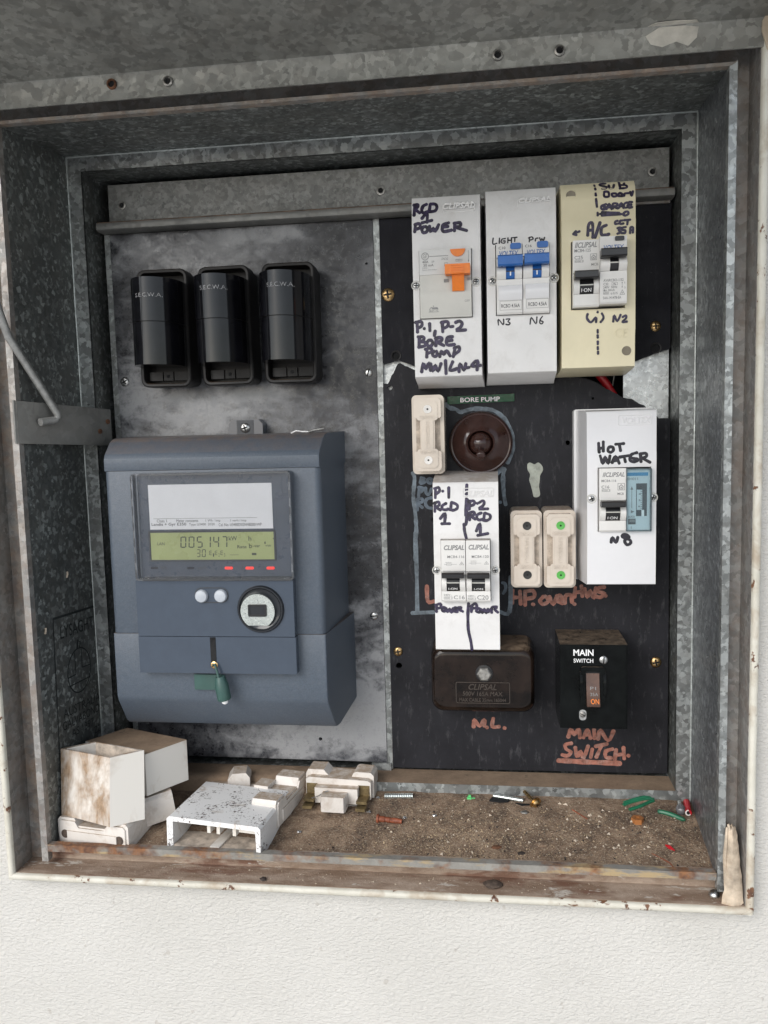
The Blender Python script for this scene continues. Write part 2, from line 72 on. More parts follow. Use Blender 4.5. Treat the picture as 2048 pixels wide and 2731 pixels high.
BX={'rcd_body':(-50.07,79.75,-12.71,127.86),'rcd_half':(-27.53,122.3,-16.84,127.85),'rcd_win1':(-32.46,104.67,-29.1,106.84),'rcd_win2':(-15.6,105.32,-13.07,107.16),'rcd_boss':(-32.8,154.63,-9.36,160.57),'rcd_test':(-23.74,118.85,-19.06,120.42),'rcd_house':(-43.8,83.71,-36.35,89.22),'rcd_ge':(-48.44,120.9,-43.04,126.15),'rcd_step':(-49.92,110.29,-12.61,110.62),'rcd_bar':(-31.22,108.75,-13.38,115.67),'rcd_rib':(-26.58,108.42,-17.79,116.05),'rcd_stem':(-26.43,97.85,-17.76,109.95),'lp_body':(5.1,79.93,42.51,129.16),'lp_split':(24.02,79.64,24.68,130.58),'lp_btn1':(15.15,124.96,22.82,129.04),'lp_btn2':(33.92,125.08,41.66,129.33),'lp_winL':(6.13,81.72,23.75,100.03),'lp_winR':(25.1,82.22,42.3,100.46),'lp_tagL':(7.42,82.7,23.03,89.18),'lp_tagR':(26.26,83.33,41.8,89.71),'lp_boss':(20.6,155.26,44.14,160.77),'lp_bar1':(6.23,112.4,23.67,119.86),'lp_bar2':(24.79,112.95,41.96,120.06),'lp_stem1':(11.87,104.32,18.19,114.18),'lp_stem2':(30.59,104.52,37.0,114.34),'lp_i1':(14.78,106.49,15.45,109.25),'lp_i2':(33.42,106.35,34.08,109.1),'acl_body':(58.26,81.77,76.27,127.43),'acl_house':(70.15,113.46,74.58,117.88),'acl_box':(59.54,112.41,65.48,113.97),'acl_bar':(58.73,99.99,74.82,105.48),'acl_stem':(62.71,90.62,72.33,101.37),'acr_body':(76.06,82.62,94.53,128.27),'acr_btn':(86.26,124.92,92.43,127.83),'acr_box':(84.2,95.11,88.14,97.02),'acr_box2':(78.48,89.05,82.3,90.82),'acr_tri':(89.47,88.46,93.12,91.92),'acr_bar':(76.07,113.03,93.29,118.78),'acr_stem':(82.8,104.89,88.76,114.73),'pp_body1':(-38.31,-129.85,-20.17,-83.54),'pp_body2':(-19.91,-129.83,-1.91,-83.69),'pp_tri1':(-24.84,-101.97,-21.2,-99.29),'pp_tri2':(-6.49,-101.61,-2.94,-99.07),'pp_box1':(-36.61,-127.92,-30.28,-125.86),'pp_box2':(-18.93,-128.29,-12.83,-126.69),'pp_boss':(-21.59,-52.37,1.45,-45.18),'pp_dia1':(-36.0,-102.44,-26.55,-100.52),'pp_dia2':(-17.75,-101.57,-8.56,-99.66),'pp_bar1':(-37.37,-110.57,-21.19,-106.46),'pp_bar2':(-18.84,-110.74,-2.54,-106.65),'pp_stem1':(-34.41,-121.6,-24.53,-111.68),'pp_stem2':(-15.76,-121.6,-5.89,-111.73),'hw_body':(76.72,-78.16,95.68,-32.27),'hw_house':(89.7,-48.09,94.56,-43.0),'hw_box':(78.55,-48.96,84.46,-47.31),'hw_boss':(90.46,-1.89,114.12,5.68),'hw_bar':(77.15,-59.61,94.07,-55.15),'hw_stem':(80.99,-69.98,91.33,-60.58),'hw_timer':(95.36,-77.94,113.24,-32.53),'hw_tbar':(96.75,-38.1,111.84,-35.65),'hw_twin':(102.95,-67.22,110.51,-43.56),'hw_tslot':(97.44,-73.15,102.8,-69.02),'hw_tpad':(102.66,-72.85,110.6,-68.35),'hw_ttab':(106.6,-67.23,108.4,-62.74),'hw_tarrow':(98.97,-61.52,100.92,-45.45),'hw_ttri':(99.37,-65.12,101.9,-62.87),'nl_boss':(-30.05,-214.77,11.89,-197.71),'nl_nut':(-12.91,-195.95,-2.63,-184.98),'ms_scr1':(78.16,-179.89,84.71,-173.22),'ms_scr2':(63.06,-223.36,68.96,-215.1),'ms_frame':(64.3,-211.46,82.35,-181.62),'ms_rock':(67.49,-211.79,79.7,-188.3),'m_win':(-266.36,-108.63,-144.56,-27.99),'m_low':(-268.52,-179.96,-146.07,-108.91),'m_btnslot':(-221.64,-125.73,-195.5,-114.09),'m_b1':(-221.39,-125.33,-210.87,-115.73),'m_b2':(-206.53,-125.31,-196.08,-115.46),'m_port':(-189.32,-148.48,-153.21,-112.5),'m_disc':(-186.23,-140.69,-160.3,-118.88),'m_sock':(-180.33,-135.63,-166.26,-126.36),'m_slot':(-211.55,-173.43,-207.32,-151.9),'m_scr':(-212.36,-176.49,-206.01,-170.35),'m_split':(-268.97,-152.02,-146.35,-151.19),'m_label':(-255.36,-70.63,-160.35,-36.91),'m_lcd':(-255.64,-93.8,-160.03,-72.68),'m_sticker':(-279.69,-16.57,-223.23,-7.16)}

# ------------------------------------------------------------------ materials
MATS = {}
def nd(nt, t, **kw):
    n = nt.nodes.new(t)
    for k, v in kw.items():
        if k.startswith('i_'):
            n.inputs[k[2:].replace('_', ' ')].default_value = v
        else:
            setattr(n, k, v)
    return n
def ramp(nt, pts, src):
    r = nt.nodes.new('ShaderNodeValToRGB')
    e = r.color_ramp.elements
    e[0].position, e[0].color = pts[0][0], c4(pts[0][1])
    e[1].position, e[1].color = pts[1][0], c4(pts[1][1])
    for p, c in pts[2:]:
        q = e.new(p); q.color = c4(c)
    nt.links.new(src, r.inputs[0])
    return r.outputs[0]
def c4(c):
    if isinstance(c, (int, float)): c = (c, c, c)
    return (c[0], c[1], c[2], 1)
def mixc(nt, fac, a, b, mode='MIX'):
    m = nt.nodes.new('ShaderNodeMix'); m.data_type = 'RGBA'; m.blend_type = mode
    for s, v in ((m.inputs[0], fac), (m.inputs[6], a), (m.inputs[7], b)):
        if hasattr(v, 'links') or hasattr(v, 'is_linked'): nt.links.new(v, s)
        else: s.default_value = v if isinstance(v, float) else c4(v)
    return m.outputs[2]
def math_(nt, op, a, b=None, clamp=False):
    m = nt.nodes.new('ShaderNodeMath'); m.operation = op; m.use_clamp = clamp
    for s, v in ((m.inputs[0], a), (m.inputs[1], b)):
        if v is None: continue
        if hasattr(v, 'is_linked'): nt.links.new(v, s)
        else: s.default_value = v
    return m.outputs[0]
def noise(nt, vec, scale, detail=4, rough=.6, dist=0.0):
    n = nd(nt, 'ShaderNodeTexNoise'); n.inputs['Scale'].default_value = scale
    n.inputs['Detail'].default_value = min(detail, 4.5); n.inputs['Roughness'].default_value = rough
    n.inputs['Distortion'].default_value = dist
    nt.links.new(vec, n.inputs['Vector']); return n.outputs[0]
def new_mat(name):
    m = bpy.data.materials.new(name); m.use_nodes = True
    nt = m.node_tree; b = nt.nodes['Principled BSDF']; MATS[name] = m
    pos = nt.nodes.new('ShaderNodeNewGeometry')
    return m, nt, b, pos.outputs['Position'], pos.outputs['True Normal']
def setb(nt, b, **kw):
    for k, v in kw.items():
        s = b.inputs[k.replace('_', ' ')]
        if hasattr(v, 'is_linked'): nt.links.new(v, s)
        else: s.default_value = c4(v) if s.type == 'RGBA' else v
def bump(nt, b, h, strength=.3, dist=.001):
    n = nt.nodes.new('ShaderNodeBump'); n.inputs['Strength'].default_value = strength; n.inputs['Distance'].default_value = dist
    nt.links.new(h, n.inputs['Height']); nt.links.new(n.outputs[0], b.inputs['Normal'])
def plain(name, colr, rough=.45, metal=0.0, var=.08, vs=60, bs=0.0, bscale=400, dust=None, coat=0.0, spec=.5, grime=0.0, gcol=(.12, .09, .06), gs=90):
    m, nt, b, P, N = new_mat(name)
    f = noise(nt, P, vs, 5, .65)
    lo = tuple(max(0, c * (1 - var * 2)) for c in colr); hi = tuple(min(1, c * (1 + var)) for c in colr)
    c = ramp(nt, [(.3, lo), (.65, hi)], f)
    if grime:
        g = ramp(nt, [(.5, 0), (.72, 1)], noise(nt, P, gs, 8, .75, .4))
        c = mixc(nt, math_(nt, 'MULTIPLY', g, grime), c, gcol)
    if dust:
        sx = nt.nodes.new('ShaderNodeSeparateXYZ'); nt.links.new(N, sx.inputs[0])
        upm = ramp(nt, [(.66, 0), (.95, 1)], sx.outputs[2])
        dn = ramp(nt, [(.3, .15), (.6, 1)], noise(nt, P, 140, 6, .7))
        fac = math_(nt, 'MULTIPLY', math_(nt, 'MULTIPLY', upm, dn), dust[1])
        c = mixc(nt, fac, c, dust[0])
        setb(nt, b, Roughness=math_(nt, 'MAXIMUM', math_(nt, 'MULTIPLY', fac, .9), rough))
    else:
        r = ramp(nt, [(.3, max(.02, rough * .8)), (.7, min(1, rough * 1.2))], noise(nt, P, vs * 2.3, 4, .6))
        setb(nt, b, Roughness=r)
    setb(nt, b, Base_Color=c, Metallic=metal, Coat_Weight=coat)
    b.inputs['Specular IOR Level'].default_value = spec
    if bs: bump(nt, b, noise(nt, P, bscale, 6, .7), bs, .0008)
    return m
DUST = (.15, .105, .07)
def galv(name, cell=190, dark=.13, mid=.24, light=.5, tint=(.93, 1.0, .97), metal=.55, rough=.42, rust=0.0, dirt=0.0, few=False, dcol=(.17, .13, .095)):
    m, nt, b, P, N = new_mat(name)
    wv = nd(nt, 'ShaderNodeTexNoise'); wv.inputs['Scale'].default_value = cell * 1.3; wv.inputs['Detail'].default_value = 3; wv.inputs['Roughness'].default_value = .6; nt.links.new(P, wv.inputs['Vector'])
    add = nt.nodes.new('ShaderNodeVectorMath'); add.operation = 'MULTIPLY_ADD'
    nt.links.new(wv.outputs['Color'], add.inputs[0]); add.inputs[1].default_value = (.0052, .0052, .0052); nt.links.new(P, add.inputs[2])
    cells = []
    for sc_ in (cell, cell * 1.6):
        v = nd(nt, 'ShaderNodeTexVoronoi'); v.inputs['Scale'].default_value = sc_; nt.links.new(add.outputs[0], v.inputs['Vector']); cells.append(v.outputs['Color'])
    pick = ramp(nt, [(.45, 0), (.55, 1)], noise(nt, P, cell * .35, 2, .5))
    cc = mixc(nt, pick, cells[0], cells[1])
    s = nt.nodes.new('ShaderNodeSeparateColor'); nt.links.new(cc, s.inputs[0])
    T_ = lambda x: tuple(x * k for k in tint)
    if few: c = ramp(nt, [(.0, T_(dark)), (.62, T_(mid)), (.86, T_((mid + light) / 2)), (1., T_(light))], s.outputs[0])
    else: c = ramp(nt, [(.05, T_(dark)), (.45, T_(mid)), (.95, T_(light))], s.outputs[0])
    c = mixc(nt, .6, c, ramp(nt, [(.3, .55), (.7, 1.15)], noise(nt, P, 18, 5, .6)), 'MULTIPLY')
    if dirt:
        c = mixc(nt, math_(nt, 'MULTIPLY', ramp(nt, [(.42, 0), (.62, 1)], noise(nt, P, 55, 7, .7)), dirt), c, dcol)
    rf = None
    if rust:
        rf = math_(nt, 'MULTIPLY', ramp(nt, [(.45, 0), (.6, 1)], noise(nt, P, 75, 8, .75)), rust)
        c = mixc(nt, rf, c, ramp(nt, [(.3, (.07, .03, .018)), (.7, (.2, .085, .035))], noise(nt, P, 300, 4)))
    r = ramp(nt, [(0., rough * .75), (1., min(1, rough * 1.35))], s.outputs[1])
    setb(nt, b, Base_Color=c, Roughness=r, Metallic=metal if rf is None else math_(nt, 'MULTIPLY', math_(nt, 'SUBTRACT', 1.0, rf), metal))
    bump(nt, b, math_(nt, 'ADD', math_(nt, 'MULTIPLY', s.outputs[2], .25), noise(nt, P, 600, 4, .7)), .12, .0006)
    return m

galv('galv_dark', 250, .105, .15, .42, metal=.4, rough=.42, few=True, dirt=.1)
galv('galv_side_lit', 260, .15, .2, .4, tint=(.93, .98, 1.03), metal=.55, rough=.36, few=True)  # right wall copy: its lit, sky-blue tone is put into the colour
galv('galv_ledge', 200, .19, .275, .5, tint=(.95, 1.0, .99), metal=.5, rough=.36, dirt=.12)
galv('galv_lid', 175, .19, .245, .32, tint=(.99, 1.0, .93), metal=.3, rough=.5, dirt=.1)
galv('galv_plain', 150, .2, .215, .24, tint=(1.0, 1.0, .95), metal=.3, rough=.5, dirt=.1)
galv('galv_header', 290, .17, .215, .29, tint=(.99, 1.0, .96), metal=.3, rough=.5, dirt=.08)
galv('galv_bright', 260, .5, .62, .8, tint=(.97, 1.0, 1.0), metal=.5, rough=.32)
galv('galv_gutter', 170, .22, .27, .36, tint=(1.0, .98, .94), metal=.3, rough=.5, dirt=.3, rust=.2, dcol=(.3, .24, .19))
galv('galv_gutter_rust', 170, .2, .24, .32, tint=(1.0, .96, .9), metal=.15, rough=.7, dirt=.75, rust=.3, dcol=(.3, .235, .18))
galv('galv_glint', 260, .36, .45, .55, metal=.4, rough=.35)  # brighter galv: the highlight line of the bends put into the colour
galv('zinc', 900, .5, .62, .75, metal=.85, rough=.3)
def mk_gutdust():
    m, nt, b, P, N = new_mat('gutter_dust')
    mp = nt.nodes.new('ShaderNodeMapping'); nt.links.new(P, mp.inputs[0]); mp.inputs['Scale'].default_value = (.35, 1, 1)
    c = ramp(nt, [(.38, (.24, .165, .115)), (.62, (.42, .33, .26))], noise(nt, mp.outputs[0], 60, 5, .7, .3))
    c = mixc(nt, ramp(nt, [(.56, 0), (.64, .8)], noise(nt, mp.outputs[0], 38, 5, .7)), c, (.17, .08, .05))
    c = mixc(nt, ramp(nt, [(.6, 0), (.66, .8)], noise(nt, mp.outputs[0], 110, 5, .75)), c, (.6, .56, .5))
    setb(nt, b, Base_Color=c, Roughness=.9); bump(nt, b, noise(nt, P, 400, 5, .8), .8, .001)
mk_gutdust()

def mk_wall():
    m, nt, b, P, N = new_mat('render_wall')
    mp = nt.nodes.new('ShaderNodeMapping'); nt.links.new(P, mp.inputs[0]); mp.inputs['Scale'].default_value = (.62, 1, 1.15)
    n1 = noise(nt, mp.outputs[0], 470, 2, .5, .6); n2 = noise(nt, mp.outputs[0], 800, 2, .6, .3); n3 = noise(nt, P, 12, 4, .6)
    c = ramp(nt, [(.3, (.50, .486, .455)), (.7, (.55, .535, .505))], n3)
    sp = ramp(nt, [(.735, 0), (.76, 1)], noise(nt, P, 130, 2, .4))
    c = mixc(nt, math_(nt, 'MULTIPLY', sp, .35), c, (.3, .26, .22))
    setb(nt, b, Base_Color=c, Roughness=.6)
    h = math_(nt, 'ADD', ramp(nt, [(.32, 0), (.66, 1)], n1), math_(nt, 'MULTIPLY', n2, .35))
    bump(nt, b, h, .6, .0008)
mk_wall()
def mk_lip():
    m, nt, b, P, N = new_mat('cream_paint')
    c = ramp(nt, [(.3, (.50, .475, .40)), (.7, (.62, .60, .53))], noise(nt, P, 40, 5))
    ch = noise(nt, P, 62, 7, .7, .5); f = ramp(nt, [(.61, 0), (.64, 1)], ch)
    rust = ramp(nt, [(.3, (.06, .028, .02)), (.7, (.22, .1, .045))], noise(nt, P, 260, 4))
    st = noise(nt, P, 28, 5, .7, .4)
    c = mixc(nt, ramp(nt, [(.5, 0), (.66, .7)], st), c, (.33, .25, .17))
    c = mixc(nt, f, c, rust)
    setb(nt, b, Base_Color=c, Roughness=.55)
    bump(nt, b, math_(nt, 'SUBTRACT', noise(nt, P, 150, 4), math_(nt, 'MULTIPLY', f, .6)), .5, .0008)
mk_lip()
def mk_meterboard():
    # grey insulating board, soot-mottled; paler below the fuses and low down, darker beside them
    m, nt, b, P, N = new_mat('sooted_board')
    sx = nt.nodes.new('ShaderNodeSeparateXYZ'); nt.links.new(P, sx.inputs[0])
    mp = nt.nodes.new('ShaderNodeMapping'); nt.links.new(P, mp.inputs[0]); mp.inputs['Scale'].default_value = (.7, 1, 1.3)
    big = noise(nt, mp.outputs[0], 13, 5, .55, .6); fine = noise(nt, P, 120, 8, .75); sm = noise(nt, P, 420, 6, .8)
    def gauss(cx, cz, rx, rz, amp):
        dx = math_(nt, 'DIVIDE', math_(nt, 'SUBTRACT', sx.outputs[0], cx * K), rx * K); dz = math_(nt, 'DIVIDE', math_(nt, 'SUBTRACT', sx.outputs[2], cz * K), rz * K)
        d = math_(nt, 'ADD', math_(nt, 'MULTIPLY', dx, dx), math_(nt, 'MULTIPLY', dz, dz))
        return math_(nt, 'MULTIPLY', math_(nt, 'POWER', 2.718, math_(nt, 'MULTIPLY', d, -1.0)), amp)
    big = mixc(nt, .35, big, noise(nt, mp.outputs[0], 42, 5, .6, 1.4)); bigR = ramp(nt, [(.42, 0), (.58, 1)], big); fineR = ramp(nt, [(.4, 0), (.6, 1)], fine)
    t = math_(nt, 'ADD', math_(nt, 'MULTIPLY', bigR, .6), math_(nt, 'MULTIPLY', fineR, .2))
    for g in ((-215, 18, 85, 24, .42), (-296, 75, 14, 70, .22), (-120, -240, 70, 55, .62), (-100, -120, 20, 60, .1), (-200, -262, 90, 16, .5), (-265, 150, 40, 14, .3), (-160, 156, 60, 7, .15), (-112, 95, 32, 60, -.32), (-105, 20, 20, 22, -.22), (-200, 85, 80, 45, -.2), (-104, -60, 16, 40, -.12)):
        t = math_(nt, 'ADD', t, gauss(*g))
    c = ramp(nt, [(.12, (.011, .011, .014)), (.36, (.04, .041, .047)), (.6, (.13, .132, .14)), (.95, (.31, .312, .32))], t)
    c = mixc(nt, math_(nt, 'MULTIPLY', ramp(nt, [(.55, 0), (.65, 1)], sm), .3), c, (.02, .02, .024))
    c = mixc(nt, math_(nt, 'MULTIPLY', ramp(nt, [(.57, 0), (.66, 1)], noise(nt, P, 260, 8, .8)), .22), c, (.42, .42, .41))
    setb(nt, b, Base_Color=c, Roughness=ramp(nt, [(.4, .22), (.6, .5)], fine), Specular_IOR_Level=.5)
    bump(nt, b, sm, .18, .0005)
mk_meterboard()
def mk_board(name, base, scr):
    m, nt, b, P, N = new_mat(name)
    c = ramp(nt, [(.3, tuple(x * .7 for x in base)), (.7, tuple(x * 1.35 for x in base))], noise(nt, P, 22, 6, .65))
    mp = nt.nodes.new('ShaderNodeMapping'); nt.links.new(P, mp.inputs[0]); mp.inputs['Scale'].default_value = (1.6, 1, .45)
    c = mixc(nt, math_(nt, 'MULTIPLY', ramp(nt, [(.55, 0), (.7, 1)], noise(nt, mp.outputs[0], 110, 8, .8)), scr), c, (.12, .12, .125))
    c = mixc(nt, math_(nt, 'MULTIPLY', ramp(nt, [(.7, 0), (.74, 1)], noise(nt, P, 330, 3, .6)), .22), c, (.2, .19, .17))
    setb(nt, b, Base_Color=c, Roughness=ramp(nt, [(.3, .38), (.7, .6)], noise(nt, P, 40, 5)), Specular_IOR_Level=.15)
    bump(nt, b, noise(nt, P, 500, 6, .8), .25, .0004)
mk_board('bakelite_board', (.019, .019, .0225), .4)
mk_board('bakelite_board_upper', (.008, .008, .012), .12)

def mk_dirt():
    m, nt, b, P, N = new_mat('floor_dirt')
    c = ramp(nt, [(.36, (.10, .066, .046)), (.5, (.205, .136, .09)), (.64, (.33, .235, .16))], noise(nt, P, 45, 8, .72, .3))
    c = mixc(nt, ramp(nt, [(.52, 0), (.66, .8)], noise(nt, P, 600, 3, .8)), c, (.4, .33, .24))
    c = mixc(nt, ramp(nt, [(.6, 0), (.7, .8)], noise(nt, P, 420, 4, .7)), c, (.045, .03, .024))
    setb(nt, b, Base_Color=c, Roughness=.95)
    bump(nt, b, noise(nt, P, 500, 8, .8), 1.0, .0016)
mk_dirt()
def mk_recdust():
    m, nt, b, P, N = new_mat('settled_dust')
    c = ramp(nt, [(.3, (.2, .14, .095)), (.7, (.32, .23, .155))], noise(nt, P, 60, 7, .7))
    c = mixc(nt, ramp(nt, [(.64, 0), (.7, .7)], noise(nt, P, 90, 6, .7)), c, (.08, .062, .05))
    setb(nt, b, Base_Color=c, Roughness=.95); bump(nt, b, noise(nt, P, 700, 6, .8), .7, .0008)
mk_recdust()
WH = (.70, .69, .68)
plain('white_plastic', WH, .34, var=.03, vs=25, grime=.17, gcol=(.3, .26, .22), gs=70, dust=((.3, .22, .15), .55))
plain('bright_white_plastic', (.73, .725, .735), .22, var=.02, vs=25, grime=.05, gcol=(.4, .37, .33), gs=50)
plain('cream_plastic', (.74, .67, .47), .38, var=.03, vs=25, grime=.06, gcol=(.35, .28, .17), gs=50)
plain('breaker_white', (.70, .685, .66), .38, var=.03, vs=40, dust=((.3, .22, .15), .6))
plain('breaker_grey', (.55, .54, .5), .4, var=.04, vs=40)
plain('pale_grey_print', (.60, .60, .585), .42, var=.02)
plain('ink_purple', (.028, .021, .05), .45, var=.75, vs=420)
plain('ink_black', (.014, .012, .02), .5, var=.5, vs=220)
plain('print_grey', (.2, .2, .2), .6, var=.1)
plain('print_mid', (.24, .24, .238), .6, var=.1)
plain('print_dark', (.06, .06, .065), .6, var=.1)
plain('print_blue', (.03, .12, .38), .5)
plain('print_white', (.8, .8, .8), .5)
plain('blue_plastic', (.018, .12, .40), .33, var=.06)
plain('orange_plastic', (.80, .20, .012), .36, var=.06, vs=80, grime=.12, gcol=(.3, .08, .02))
plain('black_plastic', (.013, .013, .015), .32, var=.2, dust=(DUST, .25))
plain('fuse_black', (.006, .006, .008), .11, var=.3, bs=.03, bscale=90, dust=(DUST, .3), spec=.42)
plain('fuse_base_black', (.012, .011, .011), .45, var=.3, dust=(DUST, .8), spec=.3)
plain('glossy_black', (.005, .006, .006), .16, var=.3, dust=((.17, .13, .095), .9), spec=.12)
plain('meter_blue', (.074, .093, .12), .4, grime=.12, gcol=(.2, .2, .2), gs=240, var=.10, vs=900, bs=.35, bscale=1500, dust=((.2, .14, .1), .6))
plain('meter_smooth', (.055, .071, .097), .1, var=.04, vs=60)
plain('meter_dark', (.03, .034, .042), .4)
plain('meter_bezel', (.055, .07, .098), .3, var=.05)
plain('port_black', (.02, .022, .026), .15)
plain('rocker_brown', (.085, .042, .028), .3, var=.3)
plain('rail_rust', (.15, .10, .07), .8, var=.4, vs=120)
plain('hole_shade', (.2, .175, .13), .7)
plain('brown_worn', (.05, .038, .03), .3)
plain('void_black', (.004, .004, .005), .8)
plain('brown_bakelite', (.036, .015, .012), .13, var=.15, vs=70, grime=.12, gcol=(.07, .045, .04))
plain('brown_cover', (.013, .008, .006), .08, var=.5, vs=45, grime=.06, gcol=(.06, .045, .035), dust=((.2, .145, .1), .95), spec=.28)
plain('porcelain', (.62, .545, .465), .22, var=.04, vs=40, bs=.12, bscale=260, coat=.4, grime=.12, gcol=(.35, .25, .17), gs=60, dust=((.28, .2, .14), .85))
plain('dirty_porcelain', (.66, .62, .575), .38, var=.05, vs=40, bs=.1, bscale=260, grime=.6, gcol=(.34, .25, .175), gs=48, dust=((.36, .275, .2), .95))
def mk_stain(name, base, lo, hi, gc, sc_, fl=.0, rough=.42, msc=(1, 1, .55), dis=.6):
    m, nt, b, P, N = new_mat(name)
    mp = nt.nodes.new('ShaderNodeMapping'); nt.links.new(P, mp.inputs[0]); mp.inputs['Scale'].default_value = msc
    g = ramp(nt, [(lo, 0), (hi, 1)], noise(nt, mp.outputs[0], sc_, 8, .68, dis))
    c = mixc(nt, g, base, ramp(nt, [(.3, tuple(x * .7 for x in gc)), (.7, tuple(x * 1.25 for x in gc))], noise(nt, P, 300, 6, .7)))
    if fl:
        msk = ramp(nt, [(.42, .0), (.6, .13)], noise(nt, P, 45, 3))
        c = mixc(nt, ramp(nt, [(.67, 0), (.70, fl)], math_(nt, 'ADD', msk, noise(nt, P, 420, 4, .7, .8))), c, (.06, .035, .028))
    setb(nt, b, Base_Color=c, Roughness=math_(nt, 'ADD', math_(nt, 'MULTIPLY', g, .4), rough)); bump(nt, b, g, .2, .0004)
def mk_edge():
    m, nt, b, P, N = new_mat('worn_edge')
    mp = nt.nodes.new('ShaderNodeMapping'); nt.links.new(P, mp.inputs[0]); mp.inputs['Scale'].default_value = (.35, 1, 1.6)
    c = ramp(nt, [(.3, (.16, .15, .135)), (.7, (.27, .26, .235))], noise(nt, P, 60, 5, .7))
    c = mixc(nt, ramp(nt, [(.5, 0), (.6, 1)], noise(nt, mp.outputs[0], 70, 5, .7)), c, (.36, .27, .15))
    sx = nt.nodes.new('ShaderNodeSeparateXYZ'); nt.links.new(P, sx.inputs[0])
    left = math_(nt, 'MULTIPLY', math_(nt, 'ADD', sx.outputs[0], .13), -2.2, True)
    rf = ramp(nt, [(.46, 0), (.6, 1)], math_(nt, 'ADD', math_(nt, 'MULTIPLY', left, .3), math_(nt, 'MULTIPLY', noise(nt, P, 35, 5, .7), .9)))
    c = mixc(nt, rf, c, ramp(nt, [(.35, (.09, .042, .026)), (.65, (.25, .115, .05))], noise(nt, P, 200, 4)))
    setb(nt, b, Base_Color=c, Roughness=.75); bump(nt, b, noise(nt, P, 300, 5, .7), .5, .0006)
mk_edge()
mk_stain('stained_white', (.66, .62, .57), .38, .6, (.31, .215, .14), 34, 0, .5, (1.2, 1.2, .6), .35)
mk_stain('lightly_stained_white', (.70, .67, .62), .5, .78, (.4, .31, .22), 26)
mk_stain('speckled_white', (.76, .755, .745), .58, .72, (.42, .34, .27), 60, .95)
plain('dusty_inside', (.5, .425, .35), .8, var=.25, vs=120)
plain('plug_white', (.75, .72, .68), .35)
plain('plug_green', (.10, .42, .08), .3)
plain('plug_black', (.02, .02, .02), .35)
plain('brass', (.2, .15, .075), .5, .6, var=.35, vs=150, grime=.7, gcol=(.1, .065, .035), gs=120)
plain('gold_screw', (.62, .42, .2), .3, 1.0, var=.25, vs=260)
plain('steel', (.55, .55, .54), .33, 1.0, var=.2, vs=300)
plain('dull_steel', (.34, .33, .31), .5, .9, var=.3, vs=260)
plain('rod_steel', (.34, .34, .33), .5, .6, var=.15, vs=200)
plain('rusty_steel', (.13, .058, .03), .85, .1, var=.45, vs=200, bs=.6, bscale=500)
plain('rust_lip', (.17, .10, .062), .8, .1, var=.5, vs=60, bs=.5, bscale=400, grime=.95, gcol=(.3, .27, .22), gs=22)
plain('red_plug', (.26, .07, .03), .6, var=.3, vs=200)
plain('green_tape', (.02, .13, .062), .16, var=.08, bs=.25, bscale=60)
plain('green_seal', (.035, .085, .075), .4, var=.1)
plain('green_insulation', (.012, .13, .065), .4, var=.2)
plain('red_insulation', (.42, .012, .02), .3)
plain('amber_plastic', (.36, .14, .045), .35)
plain('lime_plastic', (.12, .55, .18), .4)
plain('glass_bulb', (.2, .2, .21), .1, .4)
plain('paint_red', (.30, .12, .085), .6, var=.3, vs=160, grime=.5, gcol=(.42, .33, .29), gs=170)
plain('paint_bluegrey', (.15, .185, .215), .6, var=.35, vs=120, grime=.65, gcol=(.05, .06, .07), gs=150)
plain('paint_bluegrey_faint', (.10, .13, .165), .6, var=.3, vs=120, grime=.5, gcol=(.04, .05, .06), gs=130)
plain('glue', (.34, .36, .31), .3, var=.15, vs=130)
plain('stamp_ink', (.018, .022, .022), .6, var=.3, vs=300)
plain('faint_white', (.30, .30, .31), .5, var=.4, vs=700)
plain('nameplate', (.74, .74, .76), .4, var=.02)
plain('lcd_green', (.36, .40, .17), .3, var=.04, vs=30)
plain('lcd_ink', (.055, .065, .04), .5)
plain('bounce_ground', (.58, .57, .55), .9, var=.1, vs=3)
plain('paper_flake', (.5, .42, .33), .8)
plain('grit_pale', (.46, .39, .3), .8, var=.3, vs=200)
plain('grit_tan', (.36, .27, .17), .85, var=.3, vs=200)
plain('grit_dark', (.035, .026, .022), .8, var=.3, vs=200)
plain('dirt_brown', (.09, .065, .05), .95, var=.3, vs=300, bs=.8, bscale=600)
plain('foil', (.75, .75, .76), .25, .9)
plain('weathered_timber', (.52, .43, .33), .75, var=.25, vs=60, bs=.6, bscale=200, grime=.45, gcol=(.26, .15, .07), gs=55)
plain('chip_paint', (.55, .46, .35), .7, var=.1)
plain('white_smear', (.52, .5, .45), .6, var=.15, vs=60)
plain('led_dark', (.02, .022, .03), .15)
m, nt, b, P, N = new_mat('led_red'); setb(nt, b, Base_Color=(.6, .02, .02), Roughness=.3, Emission_Color=(1, .06, .04), Emission_Strength=.55)
plain('button_white', (.42, .45, .49), .25, var=.05)
plain('timer_face', (.58, .63, .645), .4, var=.02)
plain('timer_blue', (.02, .22, .42), .4)
plain('timer_dark', (.05, .055, .06), .5)
def mk_clear(name, tint, gl=.045):
    m, nt, b, P, N = new_mat(name)
    out = nt.nodes['Material Output']; nt.nodes.remove(b)
    t = nt.nodes.new('ShaderNodeBsdfTransparent'); t.inputs[0].default_value = c4(tint)
    g = nt.nodes.new('ShaderNodeBsdfGlossy'); g.inputs['Roughness'].default_value = .06; g.inputs[0].default_value = c4(.9)
    fr = nt.nodes.new('ShaderNodeFresnel'); fr.inputs[0].default_value = 1.4
    mx = nt.nodes.new('ShaderNodeMixShader'); nt.links.new(math_(nt, 'ADD', fr.outputs[0], gl, True), mx.inputs[0])
    nt.links.new(t.outputs[0], mx.inputs[1]); nt.links.new(g.outputs[0], mx.inputs[2]); nt.links.new(mx.outputs[0], out.inputs[0])
